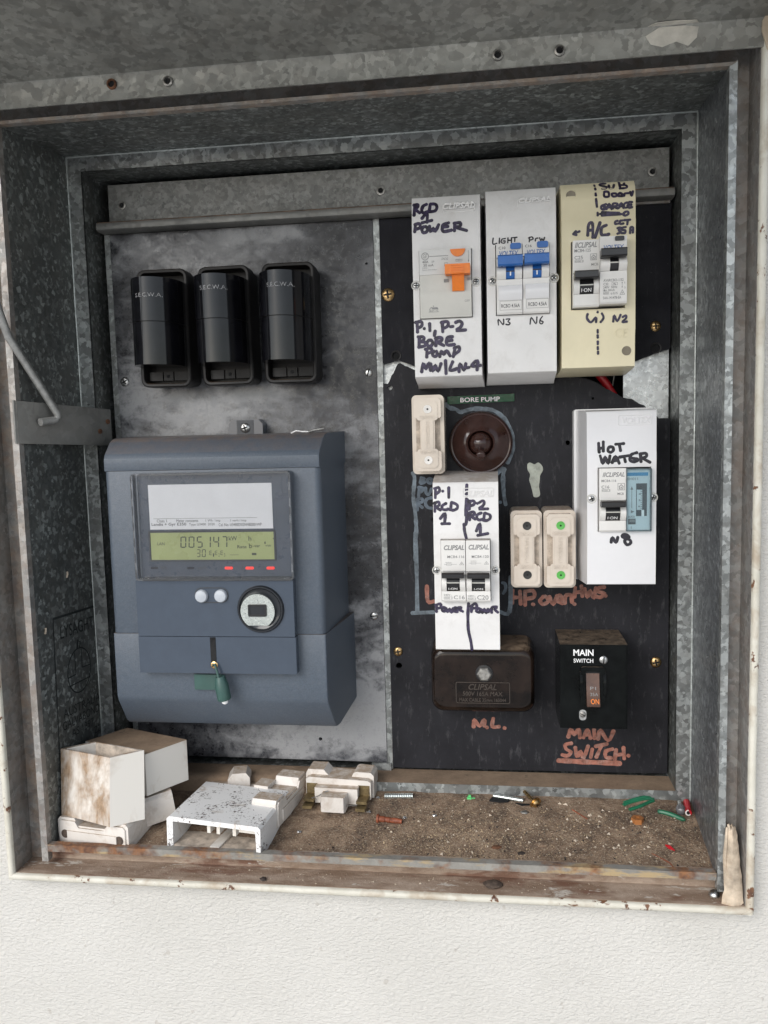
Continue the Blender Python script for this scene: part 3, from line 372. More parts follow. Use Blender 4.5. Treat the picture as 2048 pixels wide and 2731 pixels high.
mk_clear('clear_plastic', (.97, .975, .98), .0)
mk_clear('clear_blue', (.90, .965, .985), .02)
mk_clear('clear_tag', (.97, .98, 1.0), .10)

# ------------------------------------------------------------------ helpers
ORG = {}
def tag(o, label, cat, group=None):
    o['label'] = label; o['category'] = cat
    if group: o['group'] = group
    return o
def thing(name, loc, label, cat, group=None):
    o = bpy.data.objects.new(name, None); col.objects.link(o)
    o.empty_display_size = .01; o.location = Vector(loc) * K; ORG[o.name] = Vector(loc)
    return tag(o, label, cat, group)
def obj(name, bm, mat, parent=None, bev=0.0, seg=2, angle=38, label=None, org=None, kind=None, flat=False):
    if bev:
        es = [e for e in bm.edges if len(e.link_faces) == 2 and e.calc_face_angle(0) > math.radians(28)]
        bmesh.ops.bevel(bm, geom=es, offset=bev, segments=seg, affect='EDGES', profile=.5, clamp_overlap=True)
    bmesh.ops.recalc_face_normals(bm, faces=bm.faces) if not flat else None
    base = ORG[parent.name] if parent else Vector(org or (0, 0, 0))
    for v in bm.verts: v.co = (v.co - base) * K
    me = bpy.data.meshes.new(name); bm.to_mesh(me); bm.free()
    if not flat:
        for p in me.polygons: p.use_smooth = True
        me.set_sharp_from_angle(angle=math.radians(angle))
    me.materials.append(MATS[mat])
    o = bpy.data.objects.new(name, me); col.objects.link(o)
    if parent: o.parent = parent
    else: o.location = base * K
    ORG[o.name] = base
    if label: o['label'] = label
    if kind: o['kind'] = kind
    return o
def nb(): return bmesh.new()
def box(bm, x0, x1, y0, y1, z0, z1):
    v = [bm.verts.new((x, y, z)) for x in (x0, x1) for y in (y0, y1) for z in (z0, z1)]
    for f in ((0, 1, 3, 2), (4, 6, 7, 5), (0, 4, 5, 1), (2, 3, 7, 6), (0, 2, 6, 4), (1, 5, 7, 3)): bm.faces.new([v[i] for i in f])
    return bm
def prism(bm, pts, a0, a1, axis='y'):
    # polygon extruded along an axis. y: pts are (x,z); x: pts are (y,z); z: pts are (x,y)
    mk = {'y': lambda p, a: (p[0], a, p[1]), 'x': lambda p, a: (a, p[0], p[1]), 'z': lambda p, a: (p[0], p[1], a)}[axis]
    A = [bm.verts.new(mk(p, a0)) for p in pts]; B = [bm.verts.new(mk(p, a1)) for p in pts]
    n = len(pts); bm.faces.new(A); bm.faces.new(B[::-1])
    for i in range(n): bm.faces.new((A[i], B[i], B[(i + 1) % n], A[(i + 1) % n]))
    return bm
def rrect(x0, z0, x1, z1, r, n=5):
    o = []
    for cx, cz, a0 in ((x1 - r, z1 - r, 0), (x0 + r, z1 - r, 90), (x0 + r, z0 + r, 180), (x1 - r, z0 + r, 270)):
        for i in range(n + 1):
            a = math.radians(a0 + 90 * i / n); o.append((cx + r * math.cos(a), cz + r * math.sin(a)))
    return o
def lathe(bm, prof, cx, cz, n=32, sq=1.0):
    # prof: (radius, y) around an axis along y
    rings = []
    for r, y in prof:
        if r < 1e-6: rings.append([bm.verts.new((cx, y, cz))])
        else: rings.append([bm.verts.new((cx + r * math.cos(2 * math.pi * i / n), y, cz + sq * r * math.sin(2 * math.pi * i / n))) for i in range(n)])
    for a, c in zip(rings, rings[1:]):
        for i in range(n):
            j = (i + 1) % n
            if len(a) == 1 and len(c) == 1: continue
            if len(a) == 1: bm.faces.new((a[0], c[j], c[i]))
            elif len(c) == 1: bm.faces.new((a[i], a[j], c[0]))
            else: bm.faces.new((a[i], a[j], c[j], c[i]))
    return bm
def tube(bm, pts, r, n=10, caps=True):
    pts = [Vector(p) for p in pts]; rs = r if isinstance(r, (list, tuple)) else [r] * len(pts)
    prev = None; rings = []
    for i, p in enumerate(pts):
        t = (pts[min(i + 1, len(pts) - 1)] - pts[max(i - 1, 0)]).normalized()
        a = prev if prev else (Vector((0, 0, 1)) if abs(t.z) < .9 else Vector((1, 0, 0)))
        a = (a - t * a.dot(t)).normalized(); prev = a; b2 = t.cross(a)
        rings.append([bm.verts.new(p + (a * math.cos(2 * math.pi * k / n) + b2 * math.sin(2 * math.pi * k / n)) * rs[i]) for k in range(n)])
    for A, B in zip(rings, rings[1:]):
        for k in range(n): bm.faces.new((A[k], A[(k + 1) % n], B[(k + 1) % n], B[k]))
    if caps: bm.faces.new(rings[0][::-1]); bm.faces.new(rings[-1])
    return bm
def spline(pts, n=5):
    if len(pts) < 3: return pts
    P = [Vector(p) for p in pts]; closed = (P[0] - P[-1]).length < 1.0
    o = []
    for i in range(len(P) - 1):
        p0 = P[i - 1] if i else (P[-2] if closed else P[0]); p1, p2 = P[i], P[i + 1]
        p3 = P[i + 2] if i + 2 < len(P) else (P[1] if closed else P[-1])
        for k in range(n):
            t = k / n
            o.append(.5 * ((2 * p1) + (p2 - p0) * t + (2 * p0 - 5 * p1 + 4 * p2 - p3) * t * t + (3 * p1 - p0 - 3 * p2 + p3) * t ** 3))
    o.append(P[-1]); return o
def words(strokes, gap):
    # strokes of one word or line lie close together
    n = len(strokes); par = list(range(n))
    def fd(i):
        while par[i] != i: i = par[i]
        return i
    bbx = [(min(p[0] for p in s), min(p[1] for p in s), max(p[0] for p in s), max(p[1] for p in s)) for s in strokes]
    for i in range(n):
        for j in range(i):
            a, b2 = bbx[i], bbx[j]
            if a[0] - gap[0] < b2[2] and b2[0] - gap[0] < a[2] and a[1] - gap[1] < b2[3] and b2[1] - gap[1] < a[3]: par[fd(i)] = fd(j)
    g = {}
    for i in range(n): g.setdefault(fd(i), []).append(strokes[i])
    return list(g.values())
def ink(name, strokes, wid, yf, mat, parent, smooth=True, jit=.10, gap=(4.2, .4)):
    for k, g in enumerate(words(strokes, gap)): ink1(name, g, wid, yf, mat, parent, smooth, jit, .10 + k * .03)
def ink1(name, strokes, wid, yf, mat, parent, smooth, jit, lift):
    # pen or brush strokes laid on a surface y = yf(x, z); every stroke is a flat round-ended ribbon
    bm = nb()
    for s in strokes:
        P = [Vector(p) for p in (spline(s, 4) if smooth else s)]
        if len(P) == 2: P = [P[0], P[0].lerp(P[1], .33), P[0].lerp(P[1], .66), P[1]]
        h = wid / 2; L = []; R = []
        t0 = (P[1] - P[0]).normalized(); t1 = (P[-1] - P[-2]).normalized()
        cap0 = [(P[0] - t0 * h * .8, .35), (P[0] - t0 * h * .45, .82)]; cap1 = [(P[-1] + t1 * h * .45, .82), (P[-1] + t1 * h * .8, .35)]
        ph = random.uniform(0, 9); seq = cap0 + [(p, 1 + random.uniform(-jit, jit) * .7 + .22 * mnoise.noise(Vector((i * .35 + ph, ph, 0)))) for i, p in enumerate(P)] + cap1
        for i, (p, k) in enumerate(seq):
            a = seq[max(i - 1, 0)][0]; b2 = seq[min(i + 1, len(seq) - 1)][0]; t = b2 - a
            t = t.normalized() if t.length > 1e-6 else t0
            n = Vector((-t.y, t.x)) * h * k
            for Q, q in ((L, p + n), (R, p - n)):
                Q.append(bm.verts.new((q.x, yf(q.x, q.y) - lift - i * .004, q.y)))
        for i in range(len(L) - 1): bm.faces.new((L[i], L[i + 1], R[i + 1], R[i]))
        lift += .012
    for f in bm.faces:
        f.normal_update()
        if f.normal.y > 0: f.normal_flip()
    return obj(name, bm, mat, parent, flat=True)
def C(v): return lambda x, z: v
TXT = {}
def glyphs(s, shear=0.0, bold=0, ext=0.0):
    k = (s, shear, bold, ext)
    if k in TXT: return TXT[k]
    cu = bpy.data.curves.new('t', 'FONT'); cu.body = s; cu.shear = shear; cu.offset = .012 * bold; cu.resolution_u = 3; cu.extrude = ext
    o = bpy.data.objects.new('t', cu); col.objects.link(o)
    dg = bpy.context.evaluated_depsgraph_get(); dg.update()
    me = bpy.data.meshes.new_from_object(o.evaluated_get(dg))
    V = [tuple(v.co) for v in me.vertices]; F = [tuple(p.vertices) for p in me.polygons]
    bpy.data.objects.remove(o); bpy.data.curves.remove(cu); bpy.data.meshes.remove(me)
    TXT[k] = (V, F); return TXT[k]
def add_text(bm, s, bx, y, shear=0.0, bold=0, raise_=0.0):
    V, F = glyphs(s, shear, bold, .5 if raise_ else 0.0)
    xs = [v[0] for v in V]; ys = [v[1] for v in V]
    sx = (bx[2] - bx[0]) / max(1e-6, max(xs) - min(xs)); sz = (bx[3] - bx[1]) / max(1e-6, max(ys) - min(ys))
    yy = y if callable(y) else C(y)
    vs = []
    for v in V:
        x = bx[0] + (v[0] - min(xs)) * sx; z = bx[1] + (v[1] - min(ys)) * sz
        vs.append(bm.verts.new((x, yy(x, z) - .08 - (v[2] + .5) * raise_, z)))
    for f in F:
        try: q = bm.faces.new([vs[i] for i in f])
        except ValueError: continue
        if not raise_:
            q.normal_update()
            if q.normal.y > 0: q.normal_flip()
def text(name, items, y, mat, parent, raise_=0.0):
    gs = words([[it[1][:2], it[1][2:]] for it in items], (3.5, 2.6))
    if len(gs) > 1:
        for g in gs: o = text(name, [it for it in items if [it[1][:2], it[1][2:]] in g], y, mat, parent, raise_)
        return o
    bm = nb()
    for it in items: add_text(bm, it[0], it[1], y, it[2] if len(it) > 2 else 0.0, it[3] if len(it) > 3 else 0, raise_)
    return obj(name, bm, mat, parent, flat=not raise_)
def frame(bm, b, y, t, d=.08):
    x0, z0, x1, z1 = b
    for q in ((x0, z0, x1, z0 + t), (x0, z1 - t, x1, z1), (x0, z0 + t, x0 + t, z1 - t), (x1 - t, z0 + t, x1, z1 - t)):
        box(bm, q[0], q[2], y - d, y, q[1], q[3])
    return bm
def frame_round(bm, b, y, t, d, r=1.2):
    o = rrect(*b, r, 4); i = rrect(b[0] + t, b[1] + t, b[2] - t, b[3] - t, max(.2, r - t), 4); n = len(o)
    A = [bm.verts.new((p[0], y, p[1])) for p in o]; B = [bm.verts.new((p[0], y - d, p[1])) for p in o]
    c2 = [bm.verts.new((p[0], y - d, p[1])) for p in i]; D = [bm.verts.new((p[0], y, p[1])) for p in i]
    for k in range(n):
        j = (k + 1) % n
        for a, b2 in ((A, B), (B, c2), (c2, D)): bm.faces.new((a[k], a[j], b2[j], b2[k]))
    return bm
def bb(k): x0, z0, x1, z1 = BX[k]; return x0, x1, z0, z1
def pbox(k, y0, y1): x0, x1, z0, z1 = bb(k); return box(nb(), x0, x1, y0, y1, z0, z1)
def copy_tree(o, parent=None, dloc=(0, 0, 0), rz=None):
    c = o.copy(); col.objects.link(c); c.parent = parent
    if not parent:
        c.location = o.location + Vector(dloc) * K; ORG[c.name] = ORG[o.name] + Vector(dloc)
    else: ORG[c.name] = ORG[parent.name]
    for ch in [q for q in o.children]: copy_tree(ch, c)
    return c
def screw(parent, x, y, z, r, mat, cross=True, name='screw', rot=.3, h=1.6):
    bm = lathe(nb(), [(r * .98, y), (r, y - h * .35), (r * .82, y - h * .8), (r * .45, y - h), (0, y - h * 1.03)], x, z, 20)
    o = obj(name, bm, mat, parent)
    bm = nb(); L = r * .62; t = r * .15
    for k in ((0, 1) if cross else (0,)):
        a = rot + k * math.pi / 2; c, s = math.cos(a), math.sin(a)
        if not cross: L = r * .86
        P = [(x + c * u - s * v, z + s * u + c * v) for u, v in ((-L, -t), (L, -t), (L, t), (-L, t))]
        prism(bm, P, y - h * 1.07 - .01 * k, y - h * .7)
    obj('slot', bm, 'void_black', o)
    return o

# ------------------------------------------------------------------ the setting: outside wall and the unseen ground added before it
WX0, WX1, WZ0, WZ1 = -362.5, 166.0, -327.0, 240.0      # opening that the box fills
WY = -111.0
bm = nb()
def sheet(bm, xs, zs, y):
    for i in range(len(xs) - 1):
        for j in range(len(zs) - 1):
            if i == 1 and j == 1: continue
            bm.faces.new([bm.verts.new((x, y, z)) for x, z in ((xs[i], zs[j]), (xs[i + 1], zs[j]), (xs[i + 1], zs[j + 1]), (xs[i], zs[j + 1]))])
sheet(bm, (-2200, WX0, WX1, 2200), (-1400, WZ0, WZ1, 1300), WY)
bmesh.ops.remove_doubles(bm, verts=bm.verts, dist=.01)
for f in bm.faces:
    f.normal_update()
    if f.normal.y > 0: f.normal_flip()
o = obj('wall', bm, 'render_wall', flat=True, kind='structure')
bm = nb(); bm.faces.new([bm.verts.new(p) for p in ((-60000, -60000, -1400), (60000, -60000, -1400), (60000, 0, -1400), (-60000, 0, -1400))])
obj('ground', bm, 'bounce_ground', flat=True, kind='structure')  # out of view; kept pale to bounce light up under the lid

# ------------------------------------------------------------------ the galvanised box
mb = thing('meter_box', (-93, -24, -297), 'old galvanised steel meter box with rusty front gutter set in white wall', 'meter box')
L1, L2, R1, R2, T1, T2 = -333.0, -321.5, 151.0, 139.7, 222.0, 210.5
FL, FR, FT, FB = -337.0, 148.8, 216.8, -305.6
YL, YF = -24.0, -112.0
def floorz(y): return -297 - (-24 - y) * 16 / 88
def quad(bm, *p, n=1):
    return bm.faces.new([bm.verts.new(q) for q in p])
def slab(name, pts, mat, t=(0, 0, 0), sub=0, **kw):
    # four corners and a thickness vector
    bm = nb(); A = [bm.verts.new(p) for p in pts]; B = [bm.verts.new(Vector(p) + Vector(t)) for p in pts]
    bm.faces.new(A); bm.faces.new(B[::-1])
    for i in range(4): bm.faces.new((A[i], A[(i + 1) % 4], B[(i + 1) % 4], B[i]))
    return obj(name, bm, mat, mb, **kw)
FF = floorz(YF)
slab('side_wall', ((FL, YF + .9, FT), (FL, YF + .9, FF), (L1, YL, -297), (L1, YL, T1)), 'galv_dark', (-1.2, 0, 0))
slab('side_wall', ((FR, YF + .9, FT), (FR, YF + .9, FF), (R1, YL, -297), (R1, YL, T1)), 'galv_side_lit', (1.2, 0, 0))
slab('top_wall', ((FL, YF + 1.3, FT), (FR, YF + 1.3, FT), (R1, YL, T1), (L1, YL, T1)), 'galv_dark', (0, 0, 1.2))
bm = nb(); nx, ny = 80, 16; g = []
for j in range(ny + 1):
    row = []
    for i in range(nx + 1):
        u, v = i / nx, j / ny; y = YF + 3 + (YL + .5 - YF - 3) * v; xl = FL + (L1 - FL) * v - .8; xr = FR + (R1 - FR) * v + .8
        x = xl + (xr - xl) * u
        edge = min(1, min(u, 1 - u) * 30) if 0 < j < ny else 1
        h = 1.2 * mnoise.noise(Vector((x * .03, y * .05, 2))) + .5 * mnoise.noise(Vector((x * .12, y * .12, 5)))
        if j > ny - 4: h += (j - ny + 4) * .55 * (.4 + .6 * mnoise.noise(Vector((x * .05, 9, 1))))
        row.append(bm.verts.new((x, y, floorz(y) + .6 + h * .8)))
    g.append(row)
for j in range(ny):
    for i in range(nx): bm.faces.new((g[j][i], g[j][i + 1], g[j + 1][i + 1], g[j + 1][i]))
obj('floor_pan', bm, 'floor_dirt', mb, angle=80, label='box floor covered in brown dirt and grit')
# ledge around the panels (faces the front), mitred at the corners
B1, B2 = -297.5, -288.0
for name, p in (('ledge', ((L1, YL, T1), (L2, YL, T2), (L2, YL, B2), (L1, YL, B1))), ('ledge', ((R1, YL, B1), (R2, YL, B2), (R2, YL, T2), (R1, YL, T1))), ('ledge', ((L1, YL, T1), (R1, YL, T1), (R2, YL, T2), (L2, YL, T2))), ('ledge', ((L1, YL, B1), (L2, YL, B2), (R2, YL, B2), (R1, YL, B1)))):
    slab(name, p, 'galv_ledge', (0, 2.4, 0), bev=1.0)
for a_, b_ in (((L1 + .3, YL - .2, T1 - 1), (L1 + .3, YL - .2, -297)), ((R1 - .3, YL - .2, T1 - 1), (R1 - .3, YL - .2, -297)), ((L1 + .4, YL - .2, T1 - .3), (R1 - .4, YL - .2, T1 - .3))):
    bm = tube(nb(), [Vector(a_).lerp(Vector(b_), k / 40) + Vector((.15 * mnoise.noise(Vector((k * .4, 1, 2))), 0, 0)) for k in range(41)], .85, 8); obj('ledge_glint_bead', bm, 'galv_glint', mb)  # raised edge strips, coloured bright as a painted glint along the bends
YB = 3.0
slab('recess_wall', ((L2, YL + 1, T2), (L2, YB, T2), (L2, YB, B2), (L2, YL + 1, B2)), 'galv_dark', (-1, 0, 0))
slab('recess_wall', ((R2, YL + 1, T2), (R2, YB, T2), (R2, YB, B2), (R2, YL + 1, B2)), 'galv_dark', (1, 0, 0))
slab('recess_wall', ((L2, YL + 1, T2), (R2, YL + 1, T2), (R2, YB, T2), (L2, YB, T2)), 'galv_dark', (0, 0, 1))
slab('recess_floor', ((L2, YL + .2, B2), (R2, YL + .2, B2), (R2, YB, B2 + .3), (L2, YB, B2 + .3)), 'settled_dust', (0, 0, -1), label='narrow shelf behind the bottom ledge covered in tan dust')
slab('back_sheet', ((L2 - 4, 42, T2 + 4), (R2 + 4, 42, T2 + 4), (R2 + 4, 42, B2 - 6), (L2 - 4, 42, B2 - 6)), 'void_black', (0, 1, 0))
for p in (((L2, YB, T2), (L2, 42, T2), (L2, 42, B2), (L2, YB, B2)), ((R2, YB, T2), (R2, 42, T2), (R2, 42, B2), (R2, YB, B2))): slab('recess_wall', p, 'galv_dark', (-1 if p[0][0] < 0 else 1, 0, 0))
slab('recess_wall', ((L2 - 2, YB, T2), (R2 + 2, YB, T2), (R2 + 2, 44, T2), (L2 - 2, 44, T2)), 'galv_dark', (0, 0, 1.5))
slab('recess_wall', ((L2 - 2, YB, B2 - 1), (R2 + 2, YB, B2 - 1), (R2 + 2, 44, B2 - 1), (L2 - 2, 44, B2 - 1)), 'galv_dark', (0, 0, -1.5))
# header plate with its screw holes and the rail under it
bm = nb(); box(bm, -311.5, 136.2, 2.0, 3.2, 170, 206.2); hp = obj('header_plate', bm, 'galv_header', mb, bev=.3)
for x, z in ((-299.9, 189.5), (-84.2, 187.9), (123.9, 189.0)):
    bm = lathe(nb(), [(3.6, 2.0), (3.4, 1.2), (2.2, 1.0), (1.7, 1.7), (0, 1.9)], x, z, 20); obj('screw_hole', bm, 'dull_steel', hp)
    bm = lathe(nb(), [(1.75, .9), (1.2, 1.2), (0, 1.3)], x, z, 14); obj('hole', bm, 'void_black', hp)
bm = nb(); prism(bm, [(2, 166.4), (-10, 166.4), (-12.5, 167.6), (-13.2, 170), (-12.2, 172.6), (-10, 173.6), (2, 173.6)], -316.5, 137.5, 'x')
obj('rail', bm, 'galv_plain', mb, bev=.5, label='folded galvanised rail with a rusty top above the panels')
bm = nb(); prism(bm, [(2, 172.8), (-9.8, 172.8), (-12.4, 171.9), (-12.0, 173.2), (-10, 174.0), (2, 174.0)], -316.0, 137.0, 'x'); obj('rail_top', bm, 'rail_rust', mb)
bm = nb(); box(bm, 100, 136, -3.2, 3, 164.4, 166.2); obj('rail', bm, 'galv_gutter', mb)
# frame strips beside the panels
for x0, x1, z0, z1, y in ((-316.6, -311.6, -279, 166.3, 1.2), (-91.0, -86.2, -287, 166.3, 1.0)):
    bm = nb(); box(bm, x0, x1, y, y + 3, z0, z1); obj('frame_strip', bm, 'galv_ledge', mb, bev=.3)
bm = nb(); box(bm, -104, -87.5, -1.5, 1.0, -287.6, -281.5); obj('frame_strip', bm, 'galv_ledge', mb, bev=.5)
# front gutter: inner upstand, channel, outer lip in cream paint
YG, YO = -99.0, -121.5
OL, OR, OB, OT = -357.5, 163.8, -323.0, 232.0
def upst(name, p, mat, **kw): slab(name, p, mat, (0, 6, 0), bev=.5, **kw)
upst('upstand', ((FL - 4.6, YF, FT + 3), (FL + .4, YF, FT), (FL + .4, YF, FF - 6), (FL - 4.6, YF, FF - 6)), 'galv_gutter')
upst('upstand', ((FR - .4, YF, FT), (FR + 4.4, YF, FT + 3), (FR + 4.4, YF, FF - 6), (FR - .4, YF, FF - 6)), 'galv_ledge')
upst('upstand', ((FL + .6, YF - .3, FB), (FR - 1.0, YF - .3, FB), (FR - 1.0, YF - .3, FB - 5.2), (FL + .6, YF - .3, FB - 5.2)), 'worn_edge', label='rusty folded edge along the front of the floor')
upst('upstand', ((FL - 4.6, YF, FT + 2.2), (FR + 4.4, YF, FT + 2.2), (FR + .4, YF - .1, FT), (FL - .4, YF - .1, FT)), 'galv_gutter_rust', label='flaking rusty edge along the top of the opening')
def chan(p, mat, t): slab('gutter', p, mat, t)
chan(((OL, YG, OT), (FL - 4, YG, OT), (FL - 4, YG, OB), (OL, YG, OB)), 'galv_gutter_rust', (0, 1, 0))
chan(((OR, YG, OT), (FR + 4, YG, OT), (FR + 4, YG, OB), (OR, YG, OB)), 'galv_gutter', (0, 1, 0))
chan(((FL - 4, YG, FB - 4), (FR + 4, YG, FB - 4), (FR + 4, YG, OB), (FL - 4, YG, OB)), 'gutter_dust', (0, 1, 0))
chan(((FL - 4, YG, FT + 2), (FR + 4, YG, FT + 2), (FR + 4, YG, OT), (FL - 4, YG, OT)), 'galv_gutter', (0, 1, 0))
chan(((OL, YO, OT), (OL, YG, OT), (OL, YG, OB), (OL, YO, OB)), 'galv_gutter', (-1, 0, 0))
chan(((OR, YO, OT), (OR, YG, OT), (OR, YG, OB), (OR, YO, OB)), 'galv_gutter', (1, 0, 0))
chan(((OL, YO, OT), (OR, YO, OT), (OR, YG, OT), (OL, YG, OT)), 'galv_gutter', (0, 0, 1))
chan(((OL, YO, OB), (OR, YO, OB), (OR, YG, OB), (OL, YG, OB)), 'gutter_dust', (0, 0, -1))
def lip(a, b2, out):
    # rounded rolled edge between two points, slightly hammered
    bm = nb(); n = 60; A, Bv = Vector(a), Vector(b2); prof = [(0, 0), (.2, -2.0), (1.4, -3.0), (3.4, -3.0), (4.8, -1.8), (5.4, 2), (5.4, 11)]
    rows = []
    for i in range(n + 1):
        c = A.lerp(Bv, i / n); q = .35 * mnoise.noise(c * .06) + .2 * mnoise.noise(c * .25)
        rows.append([bm.verts.new(c + Vector(out) * (u + q) + Vector((0, v + q * .6, 0))) for u, v in prof])
    for r0, r1 in zip(rows, rows[1:]):
        for k in range(len(prof) - 1): bm.faces.new((r0[k], r0[k + 1], r1[k + 1], r1[k]))
    obj('front_lip', bm, 'cream_paint', mb, angle=60, label='chipped cream painted rolled front edge')
lip((OL - .2, YO, OT), (OL - .2, YO, OB - 4.5), (-1, 0, 0)); lip((OR + .2, YO, OB - 4.5), (OR + .2, YO, OT), (1, 0, 0)); lip((OL - 3.5, YO - .2, OB - .2), (OR + 3.5, YO - .2, OB - .2), (0, 0, -1))
# prop-rod bracket on the left wall and the rod
bm = nb(); A = Vector((-337.5, -114, 0)); Bq = Vector((-306.5, -27, 0))
vs = [bm.verts.new(p) for p in ((A.x, A.y, 27.6), (A.x, A.y, -3.4), (Bq.x, Bq.y, -7.4), (Bq.x, Bq.y, 21.8))]; bm.faces.new(vs)
r = bmesh.ops.extrude_face_region(bm, geom=bm.faces[:]); bmesh.ops.translate(bm, verts=[e for e in r['geom'] if isinstance(e, bmesh.types.BMVert)], vec=(-1.5, .6, 0))
br = obj('bracket', bm, 'galv_plain', mb, bev=.4, label='flat galvanised bracket that holds the prop rod')
nrm = Vector((Bq.y - A.y, -(Bq.x - A.x), 0)).normalized(); dr = (Bq - A).normalized()
for t, z in ((.955, 12.0), (.86, 4.3)):
    c = A.lerp(Bq, t) + nrm * .1; bm = tube(nb(), [Vector((c.x, c.y, z)), Vector((c.x, c.y, z)) + nrm * .8], 2.0, 8); obj('rivet', bm, 'rusty_steel', br)
c = A.lerp(Bq, .30); p0 = Vector((c.x, c.y, 12.6))
P = [p0 - dr * 9 + nrm * 4.0 + Vector((0, 0, -.8)), p0 - dr * 2 + nrm * 4.5, p0 + dr * 3.4 + nrm * 5 + Vector((0, 0, .4)), p0 + dr * 5.6 + nrm * 6 + Vector((0, 0, 2.6)), p0 + dr * 5.4 + nrm * 6 + Vector((0, -.6, 6)), Vector((-337.5, -114.5, 72)), Vector((-341, -160, 165)), Vector((-345, -202, 252))]
bm = tube(nb(), P[:3] + P[3:], 2.9, 12); obj('prop_rod', bm, 'rod_steel', mb, bev=.0, label='bent grey steel rod that props the lid open')
# lid, hinged open over the camera
TL = math.tan(math.radians(12)); YH = -124.0; ZH = 238.0; YE = -610.0
bm = nb(); prism(bm, [(YH, ZH - 16.5), (YH, ZH - 1), (YH - .6, ZH), (YE, ZH + (YH - YE) * TL), (YE, ZH - 18 + (YH - YE) * TL), (YE - 1.2, ZH - 18 + (YH - YE) * TL), (YE - 1.2, ZH + 1.4 + (YH - YE) * TL), (YH + 1.2, ZH + 1.4), (YH + 1.2, ZH - 16.5)], -372, 168.5, 'x')
lid = obj('lid', bm, 'galv_lid', mb, bev=.5, label='galvanised lid hinged open overhead with a turned-down edge')
for x0 in (-373.2, 168.5):
    bm = nb(); d = lambda y: ZH + (YH - y) * TL
    prism(bm, [(YH + 1.2, ZH - 16.5), (YE - 1.2, d(YE) - 18), (YE - 1.2, d(YE) + 1.4), (YH + 1.2, ZH + 1.4)], x0, x0 + 1.2, 'x'); obj('lid_edge', bm, 'galv_gutter_rust', lid)
for x, z, m_ in ((-245.5, 232.5, 'rusty_steel'), (-206.8, 231.2, 'dull_steel'), (7.1, 230.1, 'dull_steel'), (44.8, 229.7, 'dull_steel')):
    bm = lathe(nb(), [(3.4, YH), (3.3, YH - 1.6), (2.3, YH - 2.0), (2.1, YH - .4), (0, YH - .3)], x, z - 1, 18); obj('hinge_screw', bm, m_, lid)
    bm = lathe(nb(), [(2.05, YH - .5), (0, YH - .52)], x, z - 1, 14); obj('hole', bm, 'void_black', lid)
bm = nb(); pts = [(96, 233), (99, 228), (106, 226), (114, 228.5), (121, 225.5), (126, 230), (127, 236), (119, 237.3), (104, 237.3)]
prism(bm, pts, YH - .25, YH); prism(bm, [(97, YH - .8), (127, YH - .8), (125, YH - 4), (112, YH - 5.2), (101, YH - 4.4)], ZH - .05, ZH + .5, 'z')
obj('paint_smear', bm, 'white_smear', lid, label='patch of smeared whitish paint on the lid edge')
bm = nb(); prism(bm, [(163.2, 236), (165.5, 239.5), (168.4, 239), (168.4, 221), (166.4, 219), (164.6, 225), (163.0, 230)], YH - 1.6, YH - .2); obj('paint_chip', bm, 'chip_paint', lid, bev=.3)
# mill stamp on the left side wall
def wallpt(y, z):
    t = (y - YF) / (YL - YF); return (FL + (L1 - FL) * t + .25, y, z)
bm = nb()
def wtext(s, y0, z0, y1, z1, h):
    V, F = glyphs(s, 0, 0, 0); xs = [v[0] for v in V]; ys = [v[1] for v in V]; vs = []
    for v in V:
        u = (v[0] - min(xs)) / (max(xs) - min(xs)); t = (v[1] - min(ys)) / (max(ys) - min(ys))
        vs.append(bm.verts.new(wallpt(y0 + (y1 - y0) * u, z0 + (z1 - z0) * u + h * t)))
    for f in F:
        try: bm.faces.new([vs[i] for i in f])
        except ValueError: pass
wtext('LYSAGHT', -76, -156.5, -27, -159.0, 10); wtext('AUSTRALIA', -79, -219.5, -24, -222.5, 7); wtext('GALVABOND', -81, -229, -26, -231.5, 7); wtext('AS 1397', -69, -238.5, -36, -240, 6.5); wtext('Z2', -36, -248, -27, -248.5, 6); wtext('GC', -80, -258, -66, -258.6, 6); wtext('BT', -40, -258.5, -28, -259, 6)
def wline(y0, z0, y1, z1, w_=.9):
    d_ = Vector((y1 - y0, z1 - z0)).normalized(); n = Vector((-d_.y, d_.x)) * w_ / 2
    bm.faces.new([bm.verts.new(wallpt(a, c)) for a, c in ((y0 + n.x, z0 + n.y), (y1 + n.x, z1 + n.y), (y1 - n.x, z1 - n.y), (y0 - n.x, z0 - n.y))])
wline(-84.5, -138.4, -20.5, -141.8, 1.8); wline(-84.5, -138.4, -88.4, -262, 1.2)
pr = None
for i in range(33):
    a = 2 * math.pi * i / 32; q = (-52.5 + 17 * math.cos(a), -188 + 18 * math.sin(a))
    if pr: wline(pr[0], pr[1], q[0], q[1], 1.1)
    pr = q
for q in ((-69, -190, -58, -190), (-68, -197, -37, -198), (-58, -190, -58, -172), (-48, -172, -48, -187), (-48, -187, -36, -188)): wline(*q)
wline(-54, -170, -52, -163, 2.2); wline(-50, -170, -49, -165, 1.6)
obj('mill_stamp', bm, 'stamp_ink', mb, flat=True, label='faded ink mill stamp with lettering and a round emblem on the side wall')
bm = nb()
for y, z, x in ((-62, -110, .3), (-96, -147, .3)):
    p = wallpt(y, z); tube(bm, [p, (p[0] + 1, p[1] - .5, p[2] + 2.6), (p[0] + .6, p[1], p[2] + 4.4)], .8, 6)
obj('wasp_mud', bm, 'paper_flake', mb)

